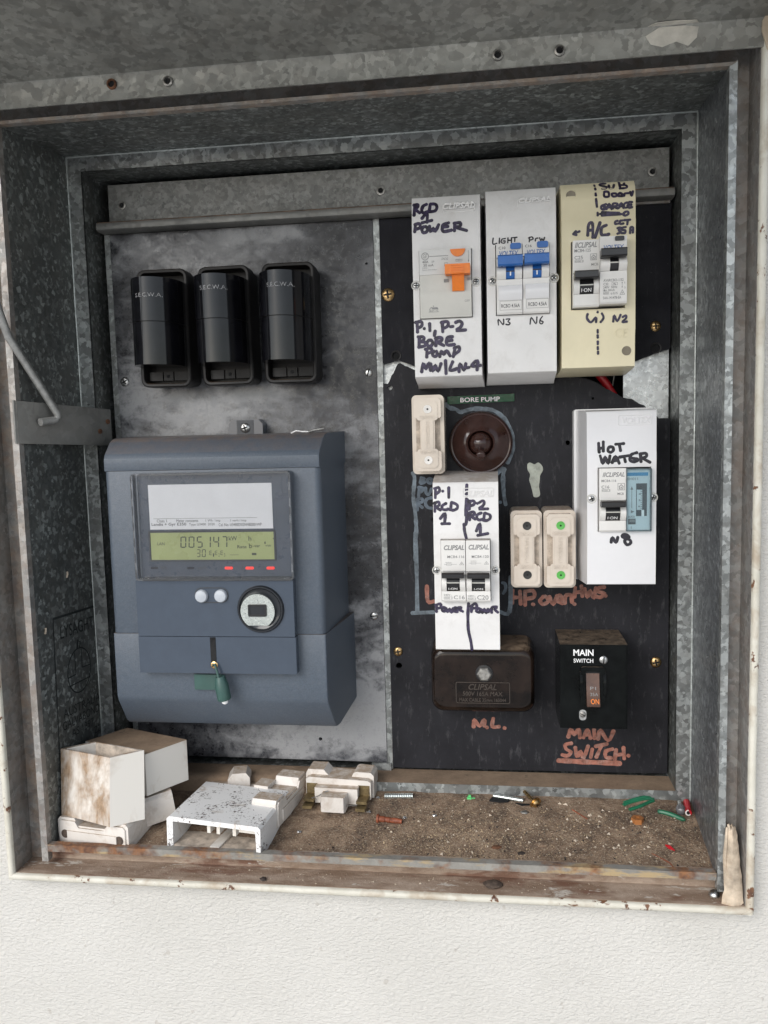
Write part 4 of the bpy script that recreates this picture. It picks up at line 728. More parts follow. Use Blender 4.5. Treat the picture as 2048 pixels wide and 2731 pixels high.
# ------------------------------------------------------------------ panels
def board(name, outline, holes, y0, t, mat, parent):
    bm = nb(); loops = []
    for poly in [outline] + holes:
        vs = [bm.verts.new((p[0], y0, p[1])) for p in poly]; es = [bm.edges.new((vs[i], vs[(i + 1) % len(vs)])) for i in range(len(vs))]; loops.append((vs, es))
    bmesh.ops.triangle_fill(bm, use_beauty=True, use_dissolve=False, edges=[e for l in loops for e in l[1]])
    for f in bm.faces:
        f.normal_update()
        if f.normal.y > 0: f.normal_flip()
    for vs, es in loops:
        b2 = [bm.verts.new((v.co.x, y0 + t, v.co.z)) for v in vs]
        for i in range(len(vs)): bm.faces.new((vs[i], vs[(i + 1) % len(vs)], b2[(i + 1) % len(vs)], b2[i]))
    return obj(name, bm, mat, parent, angle=30)
def circ(x, z, r, n=12, j=0.0): return [(x + (r + random.uniform(-j, j)) * math.cos(2 * math.pi * i / n), z + (r + random.uniform(-j, j)) * math.sin(2 * math.pi * i / n)) for i in range(n)]
def jag(pts, amp=.5, step=2.2):
    o = []
    for a, b2 in zip(pts, pts[1:]):
        A, Bv = Vector(a), Vector(b2); n = max(1, int((Bv - A).length / step))
        for i in range(n): o.append(tuple(A.lerp(Bv, i / n) + Vector((random.uniform(-amp, amp), random.uniform(-amp, amp))) * (1 if i else .3)))
    o.append(pts[-1]); return o
mp_ = thing('mounting_board', (-201, 0, -281), 'grey soot-stained insulating board behind the meter and the black fuses', 'panel')
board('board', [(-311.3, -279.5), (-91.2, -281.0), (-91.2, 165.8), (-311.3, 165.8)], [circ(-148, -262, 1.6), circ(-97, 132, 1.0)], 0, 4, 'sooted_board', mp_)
screw(mp_, -305.2, 0, 45.4, 3.9, 'steel', True, rot=.5); screw(mp_, -97.8, 0, 45.9, 3.2, 'steel', False, rot=1.3); screw(mp_, -98.8, 0, -154.5, 3.4, 'steel', False, rot=.1)
ub = thing('mounting_board', (25, 0, 50), 'upper black board behind the three tall breaker covers, broken along its lower edge', 'panel')
up_low = jag([(-86.0, 53.6), (-85, 52.4), (-80, 53.2), (-74, 55.3), (-65.4, 51.9), (-60.0, 49.6), (-40, 47), (40, 44), (100, 46), (112, 47.5), (120.6, 50.4), (126, 52.6), (137.8, 55.8)], .25)
board('board', up_low + [(137.8, 165.5), (-86.0, 165.5)], [circ(-75, 58.4, 3.2, 14), circ(127.0, 56.8, 3.0, 14)], 0, 4, 'bakelite_board_upper', ub)
screw(ub, -80.3, 0, 106.7, 5.2, 'gold_screw', True, rot=.1, h=2.4); screw(ub, 126.6, 0, 73.4, 4.0, 'gold_screw', True, rot=.05)
for x, z in ((-75, 58.4), (127.0, 56.8)):
    bm = lathe(nb(), [(4.3, -.1), (4.1, -.7), (3.2, -.5), (3.1, .2)], x, z, 18); obj('eyelet', bm, 'fuse_base_black', ub)
    bm = lathe(nb(), [(3.1, 1.6), (0, 1.7)], x, z, 16); obj('hole', bm, 'void_black', ub)
lb = thing('mounting_board', (25, 0, -285), 'lower black board with painted labels, torn along its top edge', 'panel')
lo_top = jag([(138.2, 2.4), (129.6, 2.6), (120.8, 10.7), (118.3, 13.4), (114.7, 14.6), (109.0, 18.4), (102.8, 19.7), (96.7, 23.0), (87.4, 28.6), (81.1, 32.4), (74.4, 35.3), (60, 38.5), (40, 40), (0, 42), (-40, 44), (-60.0, 46.6), (-65.4, 49.4), (-72.0, 52.6), (-73.8, 52.0), (-76.5, 47.0), (-79.9, 41.2), (-82.2, 36.4), (-86.2, 37.1)], .4)
holes = [circ(-80.5, 33.2, 1.9, 10, .4), circ(60.2, -14.5, 2.0, 10, .3), circ(-46.6, -74.6, 2.6, 12, .3), circ(-45.4, -98.5, 1.5, 10, .3), circ(-78.9, -196.9, 2.6, 14, .2), circ(14.5, 20.8, .9, 8), circ(79.4, 19.8, 1.0, 8, .2), circ(14.0, -2, .9, 8), circ(-15.5, -4, .01 + .8, 8)]
board('board', lo_top[::-1] + [(138.2, -284.3), (-86.2, -285.4)], holes, 0, 4, 'bakelite_board', lb)
screw(lb, -79.3, 0, -184.7, 3.8, 'gold_screw', True, rot=.1); screw(lb, 128.4, 0, -191.5, 4.4, 'gold_screw', True, rot=.2, h=2.2)
ink('painted_outline', INK['outline'] + INK['outline2'], 3.2, C(0), 'paint_bluegrey', lb, jit=.22)
ink('painted_lettering', INK['greyink'] + INK['greyink2'], 2.6, C(0), 'paint_bluegrey_faint', lb, jit=.15)
ink('painted_lettering', INK['red'] + INK['red2'], 3.1, C(0), 'paint_red', lb, jit=.16)
ink('painted_underline', INK['red_line'], 4.2, C(0), 'paint_red', lb, jit=.08)
gl = [(28.4, -31), (30.5, -29.5), (34, -31), (37, -29.6), (40, -32.5), (40.5, -36), (38.3, -40), (38, -44), (37.4, -49), (38.2, -55), (36.5, -57.2), (33.2, -57), (32.2, -53), (31, -48), (29.7, -43.5), (30.4, -39), (28.6, -35.5)]
prism(nbm := nb(), [tuple(p) for p in spline(gl + [gl[0]], 3)[:-1]], -.35, .1); obj('glue_run', nbm, 'glue', lb, label='dried run of pale glue')
# bright sheet and cable seen through the broken gaps
bk = thing('backing_sheet', (-80, 8, 30), 'bright galvanised sheet showing through the small broken gap beside the gold screw', 'metal sheet')
bm = nb(); box(bm, -95, -45, 7.0, 8.0, 10, 75); obj('sheet', bm, 'galv_bright', bk)
bk = thing('backing_sheet', (120, 10, 0), 'bright galvanised strip showing through the large gap right of the cream cover', 'metal sheet')
bm = nb(); box(bm, 104.0, 138.5, 9.0, 10.5, -30, 110); obj('sheet', bm, 'galv_bright', bk, bev=.6)
cb = thing('cable', (92, 14, 10), 'red insulated cable end behind the torn board under the cream cover', 'cable')
tube(nbm := nb(), [(82, 10, 48), (86, 10, 38), (92, 11, 30), (98, 13, 20), (104, 18, 5)], 3.4, 14); obj('insulation', nbm, 'red_insulation', cb)
cb = thing('cable', (101, 14, 10), 'thin grey wire beside the red cable', 'cable')
tube(nbm := nb(), [(99, 14, 48), (98, 15, 38), (96, 16, 26), (95, 18, 5)], .6, 8); obj('wire', nbm, 'dull_steel', cb)

# ------------------------------------------------------------------ service fuses
def service_fuse(cx, label):
    t = thing('service_fuse', (cx, 0, 38), label, 'fuse', 'black fuses above the meter')
    z0, z1, h = 38.2, 130.5, 20.8
    bm = nb(); prism(bm, rrect(cx - h + 1.2, z0 + 1.2, cx + h - 1.2, z1 - 1.2, 5), -14, 0); obj('base', bm, 'fuse_base_black', t, bev=.6)
    bm = nb(); o = rrect(cx - h, z0, cx + h, z1, 6); i = rrect(cx - h + 3, z0 + 3, cx + h - 3, z1 - 3, 4); n = len(o)
    rings = [[bm.verts.new((p[0], y, p[1])) for p in q] for q, y in ((o, -13), (o, -27.4), (rrect(cx - h + .8, z0 + .8, cx + h - .8, z1 - .8, 5.5), -28.2), (rrect(cx - h + 2.4, z0 + 2.4, cx + h - 2.4, z1 - 2.4, 4.5), -28.0), (i, -27), (i, -13))]
    for a, c in zip(rings, rings[1:]):
        for k in range(n): bm.faces.new((a[k], a[(k + 1) % n], c[(k + 1) % n], c[k]))
    obj('rim', bm, 'fuse_base_black', t)
    for x0, x1 in ((-16.5, -5.5), (-4.5, 3.5), (4.5, 16.5)):
        bm = nb(); box(bm, cx + x0, cx + x1, -21, -14, z0 + 5.5, z0 + 12.5); obj('terminal_block', bm, 'fuse_base_black', t, bev=.8)
    bm = lathe(nb(), [(1.4, -21), (1.3, -21.3), (0, -21.2)], cx - .6, z0 + 9, 12); obj('hole', bm, 'void_black', t)
    def prof(hw, yf):
        q = [(cx - 1 - hw, -18)]
        for k in range(17):
            a = math.pi * k / 16; q.append((cx - 1 - hw * math.cos(a), -32 - (yf - 32) * math.sin(a) if 0 < k < 16 else -32))
        return q + [(cx - 1 + hw, -18)]
    def half(za, zb, hw, yf, nm, rb=1.4):
        bm = nb(); A = prof(hw, yf); prism(bm, A, za, zb, 'z')
        return obj(nm, bm, 'fuse_black', t, bev=.9, seg=3, angle=50)
    cap = half(86.6, 119.3, 19.4, 61.0, 'carrier_top'); half(54.0, 86.0, 19.2, 60.5, 'carrier_bottom')
    bm = nb(); prism(bm, prof(18.8, 59.8), 85.6, 87.2, 'z'); obj('carrier_joint', bm, 'fuse_base_black', t)
    return t, cap
SX = (-257.8, -206.2, -155.2)
for i, lab in enumerate(('leftmost of the three black cartridge fuses above the meter', 'middle one of the three black cartridge fuses above the meter', 'rightmost of the three black cartridge fuses, next to the breaker covers')):
    t, cap = service_fuse(SX[i], lab); t.rotation_euler = (0, math.radians((.5, -.3, .2)[i]), 0); s, b_, = TX['secwa%d' % i][0][:2]; cx = SX[i]
    def fy(x, z, cx=cx - 1):
        c = max(-1, min(1, (x - cx) / 19.4)); return -32 - 29.0 * (1 - c * c) ** .5 - .15
    text('lettering', [(s, b_)], fy, 'faint_white', cap)

# ------------------------------------------------------------------ electricity meter
mt = thing('electricity_meter', (-208, 0, -228), 'blue-grey electricity meter with a green display and round optical port', 'meter')
def round_front(bm, r, seg=5):
    # round the upright front edges of a case, leave the seams crisp
    es = [e for e in bm.edges if abs(e.verts[0].co.x - e.verts[1].co.x) < 6 and e.verts[0].co.y < -45 and e.verts[1].co.y < -45]
    bmesh.ops.bevel(bm, geom=es, offset=r, segments=seg, affect='EDGES', profile=.5, clamp_overlap=True); return bm
def shell(bm, prof, xl0, xl1, xr0, xr1, yd):
    # side profile (y,z) swept between left and right; the sides draw in towards the front
    L = [bm.verts.new((xl0 + (xl1 - xl0) * min(1, -y / yd), y, z)) for y, z in prof]; R = [bm.verts.new((xr0 + (xr1 - xr0) * min(1, -y / yd), y, z)) for y, z in prof]
    n = len(prof); bm.faces.new(L); bm.faces.new(R[::-1])
    for i in range(n): bm.faces.new((L[i], L[(i + 1) % n], R[(i + 1) % n], R[i]))
    return bm
obj('case_top', round_front(shell(nb(), [(0, -26.3), (-75, -26.3), (-75, -17.5), (-72.5, -13.5), (-62, -5), (-57, -2.6), (-50, -1.6), (0, -.8)], -296, -291.6, -119, -125, 75), 4.5), 'meter_blue', mt, bev=.3, angle=30)
obj('case_body', (lambda q: round_front(q, 4.5))(shell(nb(), [(0, -151.4), (-75, -151.4), (-75, -26.5), (0, -26.5)], -295.5, -291.8, -120, -124.8, 75)), 'meter_blue', mt, bev=.25, angle=30)
obj('terminal_cover', round_front(shell(nb(), [(0, -224), (-50, -230.6), (-54, -230), (-57, -227), (-73.2, -206), (-75.2, -201), (-75.2, -151.7), (0, -151.7)], -299, -291.9, -115.5, -124.6, 75), 4.5), 'meter_blue', mt, bev=.3, angle=30)
x0, x1, z0, z1 = bb('m_win')
# recessed dark bezel, nameplate, display, lamps, all behind a clear window
bz = obj('bezel', box(nb(), x0 + 3, x1 - 3, -79.4, -70, z0 + 2, z1 - 1), 'meter_bezel', mt, bev=.5)
o = obj('nameplate', pbox('m_label', -79.9, -79), 'nameplate', mt)
text('lettering', TX['label'], -79.95, 'print_dark', o)
a, b2, c, d = bb('m_label')
bm = nb(); box(bm, a + 3, b2 - 12, -80.05, -79.9, c + 8.1, c + 8.35); obj('rule', bm, 'print_grey', o)
lx0, lx1, lz0, lz1 = bb('m_lcd')
fr = obj('display_frame', frame_round(nb(), (lx0 - 1.4, lz0 - 1.2, lx1 + 1.2, lz1 + 1.0), -79.4, 1.3, .9, 1.0), 'meter_dark', mt)
lc = obj('display', pbox('m_lcd', -79.75, -79), 'lcd_green', mt)
text('lettering', TX['lcd'], -79.8, 'lcd_ink', lc)
SEG = {'0': 'abcdef', '1': 'bc', '2': 'abged', '3': 'abgcd', '4': 'fgbc', '5': 'afgcd', '7': 'abc', 'E': 'afged'}
def seven(bm, s, b, y, gap=.28, tk=.13):
    n = len(s); wd = (b[2] - b[0]) / (n - gap + gap * 0 + (n - 1) * 0 + .0001 + gap * 0) if n > 1 else (b[2] - b[0]); cw = wd * (1 - gap); h = b[3] - b[1]; t = cw * tk * 1.5
    for i, ch in enumerate(s):
        x = b[0] + i * wd; X = x + cw; zm = (b[1] + b[3]) / 2; sk = lambda z: (z - b[1]) * .06
        S = {'a': (x + t, b[3] - t, X - t, b[3]), 'g': (x + t, zm - t / 2, X - t, zm + t / 2), 'd': (x + t, b[1], X - t, b[1] + t), 'f': (x, zm + t * .4, x + t, b[3] - t * .5), 'e': (x, b[1] + t * .5, x + t, zm - t * .4), 'b': (X - t, zm + t * .4, X, b[3] - t * .5), 'c': (X - t, b[1] + t * .5, X, zm - t * .4)}
        for k in SEG[ch]:
            q = S[k]; vs = [bm.verts.new((px_ + sk(pz), y - .05, pz)) for px_, pz in ((q[0], q[1]), (q[2], q[1]), (q[2], q[3]), (q[0], q[3]))]; bm.faces.new(vs)
B_ = {k[0]: k[1] for k in TX['lcdbox']}
bm = nb(); seven(bm, '005147', B_['digits'], -79.8); seven(bm, '30', B_['row2'], -79.8)
e = B_['eee']; w3 = (e[2] - e[0]) / 3
for k in range(3): seven(bm, 'E', (e[0] + k * w3, e[1] + 1.2, e[0] + k * w3 + w3 * .55, e[3]), -79.8, 0); add_text(bm, '123'[k], (e[0] + k * w3 + w3 * .66, e[1], e[0] + k * w3 + w3 * .88, e[1] + 2.6), -79.8)
xa = e[2] + 3; za = (e[1] + e[3]) / 2 - 1
for q in ((xa, za - .12, xa + 7, za + .12), (xa + 17, za - .3, xa + 20.5, za + 1.4), (xa + 33.5, za + 11.5, xa + 35.6, za + 12.5), (xa + 26.9, za + 8, xa + 27.9, za + 9.8)):
    bm.faces.new([bm.verts.new((u, -79.85, v)) for u, v in ((q[0], q[1]), (q[2], q[1]), (q[2], q[3]), (q[0], q[3]))])
for f in bm.faces:
    f.normal_update()
    if f.normal.y > 0: f.normal_flip()
obj('digits', bm, 'lcd_ink', lc, flat=True)
text('lettering', TX['ledtext'], -79.45, 'print_dark', bz)
for k, (nm, b_) in enumerate([(q[0], q[1]) for q in TX['ledbox']]):
    bm = nb(); prism(bm, rrect(b_[0], b_[1], b_[2], b_[3], (b_[3] - b_[1]) * .45, 4), -80.1, -79.3); obj('indicator_lamp', bm, 'led_red' if nm in 'abc' else 'led_dark', mt)
# clear window: face sheet and the thick edge around it
bm = nb(); prism(bm, rrect(x0 + 1.7, z0 + 1.7, x1 - 1.7, z1 - 1.7, 2), -85.2, -84.6); wd_ = obj('window', bm, 'clear_plastic', mt)
bm = nb(); frame_round(bm, (x0, z0, x1, z1), -76, 1.7, 10, 3.0); obj('window_edge', bm, 'clear_tag', wd_, bev=.3)
bm = nb()
for k in range(6): zz = z1 - 12 - k * 12; box(bm, x0 + .4, x0 + 1.6, -86.6, -86.1, zz, zz + 5); box(bm, x1 - 1.6, x1 - .4, -86.6, -86.1, zz - 2, zz + 4)
obj('window_catch', bm, 'clear_tag', wd_)
bm = nb(); prism(bm, rrect(x0 + 5, z1 - 22, x1 - 8, z1 - 4, 1.5), -79.7, -79.4); obj('shaded_panel', bm, 'meter_bezel', mt)
# glossy lower front
x0, x1, z0, z1 = bb('m_low'); zs = BX['m_split'][1] + .4
obj('front_panel', box(nb(), x0 + .8, x1, -83.5, -74, zs + .25, z1), 'meter_smooth', mt, bev=.6)
obj('front_flap', box(nb(), x0 + .4, x1 + .4, -83.2, -74, z0, zs - .25), 'meter_smooth', mt, bev=1.6, seg=3)
a, b2, c, d = bb('m_slot'); sl_ = obj('seal_slot', box(nb(), a, b2, -83.55, -83.0, c, d - .3), 'void_black', mt)
a, b2, c, d = bb('m_scr'); screw(mt, (a + b2) / 2, -83.2, (c + d) / 2, 2.8, 'gold_screw', True, rot=.6, h=.8)
bs = BX['m_btnslot']; obj('button_well', frame_round(nb(), (bs[0], bs[1], bs[2], bs[3]), -83.45, .7, .35, 5.4), 'meter_dark', mt)
for k in ('m_b1', 'm_b2'):
    a, b2, c, d = bb(k); bm = lathe(nb(), [(4.9, -83.4), (4.9, -85.2), (4.2, -86.2), (2.2, -86.6), (0, -86.7)], (a + b2) / 2, (c + d) / 2, 24); obj('button', bm, 'button_white', mt)
a, b2, c, d = bb('m_port'); cx, cz = (a + b2) / 2, (c + d) / 2
pt = obj('optical_port', lathe(nb(), [(18, -83.4), (17.8, -84.2), (17.0, -85.4), (16.2, -85.4), (15.4, -84.2), (14.6, -83.62), (0, -83.55)], cx, cz, 48), 'port_black', mt)
a, b2, c, d = bb('m_disc'); cx, cz, rr = (a + b2) / 2, d - (b2 - a) / 2, (b2 - a) / 2
P = [(cx + rr * math.cos(t_), cz + rr * math.sin(t_)) for t_ in [math.radians(-55 + 290 * k / 40) for k in range(41)]]
obj('port_disc', prism(nb(), P, -85.4, -83.5), 'zinc', pt, bev=.3)
x0, z0, x1, z1 = BX['m_sock']
obj('port_frame', frame_round(nb(), (x0, z0, x1, z1), -85.4, 1.3, .9, 1.2), 'black_plastic', pt)
obj('port_window', box(nb(), x0 + 1.2, x1 - 1.2, -85.8, -85.0, z0 + 1.2, z1 - 1.2), 'port_black', pt)
bm = nb(); prism(bm, [(-212.6, -4), (-212.6, 7), (-209, 10.8), (-187.5, 10.8), (-184, 7), (-184, -4)], -13, 0); lg = obj('hanging_lug', bm, 'meter_smooth', mt, bev=1.2)
obj('lug_recess', box(nb(), -205.5, -191.5, -13.3, -12.8, -3, 10.2), 'meter_dark', mt)
screw(mt, -198.6, -13.3, 4.0, 4.0, 'steel', True, rot=.3, h=1.8)
# seals
sg = thing('meter_seal', (-202, -86, -199), 'green plastic security seal hanging below the meter front', 'seal')
tube(nbm := nb(), [(-209.5, -84.5, -173), (-207.6, -86.5, -172), (-206, -87.2, -177), (-204.6, -88, -182)], .9, 8); obj('seal_wire', nbm, 'green_seal', sg)
tube(nbm := nb(), [(-204.2, -86, -181.5), (-203.8, -86, -184), (-203.2, -86, -188), (-201.6, -86, -198.5), (-201.4, -86, -199.6)], [3.6, 4.2, 5.2, 5.2, 4.4], 18); obj('seal_body', nbm, 'green_seal', sg)
bm = nb(); box(bm, -227.5, -205, -78.0, -76.6, -194.5, -182.6); obj('seal_tag', bm, 'green_seal', sg, bev=.3)
tube(nbm := nb(), [(-201.4, -86, -199.4), (-201.2, -86, -201.6), (-201.2, -86, -202.6)], [2.6, 2.4, 1.2], 10); obj('seal_tip', nbm, 'print_white', sg)
ws = thing('wire_seal', (-140, -45, -2), 'twisted white wire seal lying on top of the meter', 'seal')
tube(nbm := nb(), [(-153, -44, -1.2), (-149, -44, .6), (-143, -46, -.2), (-138, -46, -.4)], .55, 8); obj('seal_wire', nbm, 'print_white', ws)
tube(nbm := nb(), [(-139, -46, -.6), (-134, -45, .6), (-127, -44, 1.6)], 1.1, 8); obj('ferrule', nbm, 'steel', ws)

# ------------------------------------------------------------------ breaker covers
def cover(t, name, prof, xc, h0, h1, yd, hole, mat, bev=.7):
    # prof runs (y,z) from the lower back edge round the front to the upper back edge; the flat stretch holding the breaker hole is opened
    bm = nb(); hw = lambda y: h0 + (h1 - h0) * min(1, -y / yd)
    L = [bm.verts.new((xc - hw(y), y, z)) for y, z in prof]; R = [bm.verts.new((xc + hw(y), y, z)) for y, z in prof]
    n = len(prof)
    for i in range(n - 1):
        (y, z), (y2, z2) = prof[i], prof[i + 1]
        if hole and abs(y - y2) < .01 and z < hole[1] and z2 > hole[3] and -y > yd * .8:
            ins = [bm.verts.new((x, y, q)) for x, q in ((hole[0], hole[1]), (hole[2], hole[1]), (hole[2], hole[3]), (hole[0], hole[3]))]
            out = [L[i], R[i], R[i + 1], L[i + 1]]; dp = [bm.verts.new((v.co.x, y + 14, v.co.z)) for v in ins]
            for k in range(4):
                j = (k + 1) % 4; bm.faces.new((out[k], out[j], ins[j], ins[k])); bm.faces.new((ins[k], ins[j], dp[j], dp[k]))
        else: bm.faces.new((L[i], R[i], R[i + 1], L[i + 1]))
    bm.faces.new(L); bm.faces.new(R[::-1])
    return obj(name, bm, mat, t, bev=bev, seg=3)
def yprof(prof):
    q = [p for p in prof]
    def f(x, z):
        for (y, a), (y2, b2) in zip(q[1:], q[2:]):
            if a <= z <= b2 and b2 > a: return y + (y2 - y) * (z - a) / (b2 - a)
        return min(p[0] for p in q)
    return f
def boss_label(parent, key, items, y, mat):
    b_ = BX[key]; bm = frame_round(nb(), b_, y, .5, .25, 1.4); o = obj('moulded_label', bm, mat, parent)
    text('moulded_lettering', items, y, mat, o, raise_=.35)
def cov_screw(t, x, y, z):
    bm = lathe(nb(), [(3.6, y + .1), (3.4, y - .25), (2.9, y - .2), (2.8, y + .05)], x, z, 24); screw(t, x, y + .9, z, 2.7, 'steel', True, rot=random.uniform(0, 1.5), h=1.5)
    obj('screw_well', bm, 'breaker_grey', t)
PRF = lambda zb, zt, yf: [(0, zb), (-9, zb + .2), (-11, zb + 1.6), (-yf + 2.6, zb + 5.6), (-yf + 1.4, zb + 6.6), (-yf, zb + 36), (-yf, zt - 27), (-yf + 1.2, zt - 16), (-yf + 4.5, zt - 5), (-yf + 7, zt - 1), (0, zt)]
# cover 1: residual current device
rc = thing('breaker_enclosure', (-30, 0, 31), 'white breaker cover marked RCD 1 POWER around an orange switch', 'breaker cover')
pr_ = PRF(31.3, 168.5, 53); HB = BX['rcd_body']
cv = cover(rc, 'cover', pr_, -30.6, 26.2, 24.6, 53, (HB[0] - .5, HB[1] - .5, HB[2] + .5, HB[3] + .5), 'white_plastic')
ink('handwriting', INK['rcd'], 2.4, yprof(pr_), 'ink_purple', rc)
boss_label(rc, 'rcd_boss', TX['rcd_boss'], -51.3, 'white_plastic')
cov_screw(rc, -53.0, -53, 103.9); cov_screw(rc, -9.4, -53, 104.5)
for x in (-3.1, -3.6): pass
rd = thing('residual_current_device', (-31, -30, 80), 'pale grey safety switch with an orange handle in the leftmost tall cover', 'safety switch')
x0, z0, x1, z1 = HB; zs = BX['rcd_step'][1]
obj('body', box(nb(), x0, x1, -56.2, -30, z0, zs), 'breaker_grey', rd, bev=.5)
obj('printed_face', box(nb(), x0, x1, -56.8, -30, zs + .05, z1), 'pale_grey_print', rd, bev=.3)
bm = nb(); prism(bm, [(-56, z0 + .2), (-56.9, z0 + 4), (-56.9, z0 + 18.5), (-56, z0 + 18.6), (-40, z0 + 18.6), (-40, z0 + .2)], x0 + .2, x1 - .2, 'x'); obj('lower_face', bm, 'breaker_grey', rd, bev=.3)
text('lettering', TX['rcd_print'], -56.85, 'print_grey', rd)
bm = nb(); box(bm, x0 + 7.2, x0 + 21, -56.95, -56.8, 123.1, 123.5); frame(bm, BX['rcd_test'], -56.85, .2, .1)
a, b2, c, d = bb('rcd_ge'); lathe(bm, [(2.7, -56.85), (2.7, -56.95), (2.3, -56.95), (2.3, -56.85)], (a + b2) / 2, (c + d) / 2, 24)
box(bm, -14.65, -14.45, -56.95, -56.8, 118.5, 126.3); prism(bm, [(-14.95, 119.5), (-14.55, 118), (-14.15, 119.5)], -56.95, -56.8); box(bm, -32, -29.4, -56.95, -56.8, 116, 116.2); box(bm, -32, -29.4, -56.95, -56.8, 118.2, 118.4)
box(bm, -32, -31.8, -56.95, -56.8, 116.2, 118.2); box(bm, -29.6, -29.4, -56.95, -56.8, 116.2, 118.2)
obj('printed_marks', bm, 'print_grey', rd)
a, c, b2, d = BX['rcd_house']; bm = nb(); w_ = b2 - a; h_ = d - c
prism(bm, [(a + w_ * .28, c + h_ * .62), (a + w_ * .85, c + h_ * .62), (a + w_ * .95, c + h_ * .35), (a + w_ * .42, c + h_ * .35)], -57.02, -56.9); prism(bm, [(a + w_ * .05, c + h_ * .4), (a + w_ * .25, c + h_ * .7), (a + w_ * .38, c + h_ * .38), (a + w_ * .32, c + h_ * .38), (a + w_ * .24, c + h_ * .6), (a + w_ * .1, c + h_ * .38)], -57.02, -56.9)
for q in ((.08, .05, .13, .4), (.33, .05, .37, .35), (.85, .05, .89, .35), (0, 0, 1, .05), (.45, .15, .52, .26), (.68, .15, .75, .26), (.17, .05, .24, .26), (.42, .7, .5, .85)): box(bm, a + w_ * q[0], a + w_ * q[2], -57.02, -56.9, c + h_ * q[1], c + h_ * q[3])
obj('house_symbol', bm, 'print_mid', rd)
a, c, b2, d = BX['rcd_half']; cx = (a + b2) / 2; rr = (b2 - a) / 2
obj('test_button', prism(nb(), [(cx + rr * math.cos(math.radians(180 + 180 * k / 18)), d - .3 + rr * math.sin(math.radians(180 + 180 * k / 18)) * .98) for k in range(19)], -57.8, -56), 'orange_plastic', rd, bev=.2)
for k in ('rcd_win1', 'rcd_win2'): obj('status_window', pbox(k, -57.0, -56), 'print_mid', rd)
tg = BX['rcd_bar']; obj('toggle', box(nb(), tg[0], tg[2], -66, -57, tg[1], tg[3]), 'orange_plastic', rd, bev=1.0, seg=3)
r_ = BX['rcd_rib']; o = rd.children[-1]; bm = nb()
for k in range(4): box(bm, r_[0], r_[2], -66.6, -65.9, r_[1] + .9 + k * 1.7, r_[1] + 1.9 + k * 1.7)
obj('grip_ribs', bm, 'orange_plastic', o, bev=.15)
s_ = BX['rcd_stem']; obj('toggle_stem', prism(nb(), [(-57, s_[1]), (-58.6, s_[1]), (-60.5, s_[1] + 5), (-62, s_[3]), (-57, s_[3])], s_[0], s_[2], 'x'), 'orange_plastic', rd, bev=.3)
# cover 2: two combined breakers
lp = thing('breaker_enclosure', (23, 0, 32), 'white breaker cover marked LIGHT and POW around two blue switches', 'breaker cover')
pr_ = PRF(32.3, 170.0, 53); HB = BX['lp_body']
cover(lp, 'cover', pr_, 23.0, 26.2, 24.7, 53, (HB[0] - .5, HB[1] - .4, HB[2] + .5, HB[3] + .5), 'white_plastic')
ink('handwriting', INK['lp'], .95, yprof(pr_), 'ink_black', lp)
boss_label(lp, 'lp_boss', TX['lp_boss'], -51.0, 'white_plastic'); cov_screw(lp, 2.4, -53, 104.3); cov_screw(lp, 46.0, -53, 104.6)
def toggle_breaker(key_or_box, yf, label, name, cat, group, bar, stem, tcol, prints, pmat, on=None, low=None, grip=True, dx=0):
    x0, z0, x1, z1 = key_or_box
    t = thing(name, ((x0 + x1) / 2, -30, z0), label, cat, group)
    b_, s_ = bar, stem; zt = b_[3]; zl = s_[1]
    bm = nb(); prism(bm, [(-20, z0), (-yf + 1.0, z0), (-yf, z0 + 1.2), (-yf, zl - .2), (-yf + 2.2, zl), (-yf + 2.2, zt - .6), (-yf, zt), (-yf, z1), (-20, z1)], x0 + .12, x1 - .12, 'x'); obj('body', bm, 'breaker_white', t, bev=.35)
    for xa, xb in ((x0 + .3, s_[0]), (s_[2], x1 - .3)):
        q = [(-yf + 2, zl)]
        for k in range(9):
            a = math.pi * k / 8; q.append((-yf - .2 - 3.0 * math.sin(a), zl + (b_[1] + 1.0 - zl) * k / 8))
        q.append((-yf + 2, b_[1] + 1.0)); obj('shoulder', prism(nb(), q, xa, xb, 'x'), 'breaker_white', t, bev=.15)
    q = [(-yf + 3, zl + .1)]
    for k in range(9): a = math.pi * k / 8; q.append((-yf + .6 - 2.6 * math.sin(a), zl + .1 + (b_[1] + 1.2 - zl) * k / 8))
    q.append((-yf + 3, b_[1] + 1.2)); dr_ = obj('toggle_drum', prism(nb(), q, s_[0] + .1, s_[2] - .1, 'x'), tcol, t, angle=60)
    bm = nb(); zm = (b_[1] + zl) / 2; box(bm, s_[0] + .2, s_[2] - .2, -yf - 2.6, -yf - 1.5, zm + .8, zm + 1.5); obj('drum_rib', bm, 'breaker_grey' if tcol == 'black_plastic' else 'ink_black', dr_)
    obj('toggle', prism(nb(), [(-yf - 1, b_[1] + .2), (-yf - 8.2, b_[1]), (-yf - 9.3, b_[1] + .9), (-yf - 9.3, zt - .9), (-yf - 8.2, zt), (-yf - 1, zt - .8)], b_[0], b_[2], 'x'), tcol, t, bev=.5, seg=3)
    if prints: text('lettering', prints, -yf - .02, pmat, t)
    if on: text('lettering', [on], lambda x, z: -yf + .6 - 2.6 * math.sin(math.pi * min(1, max(0, (z - zl) / (b_[1] + 1.2 - zl)))) - .05, 'print_white', dr_)
    return t
W_ = (HB[0] + HB[2]) / 2 - .1
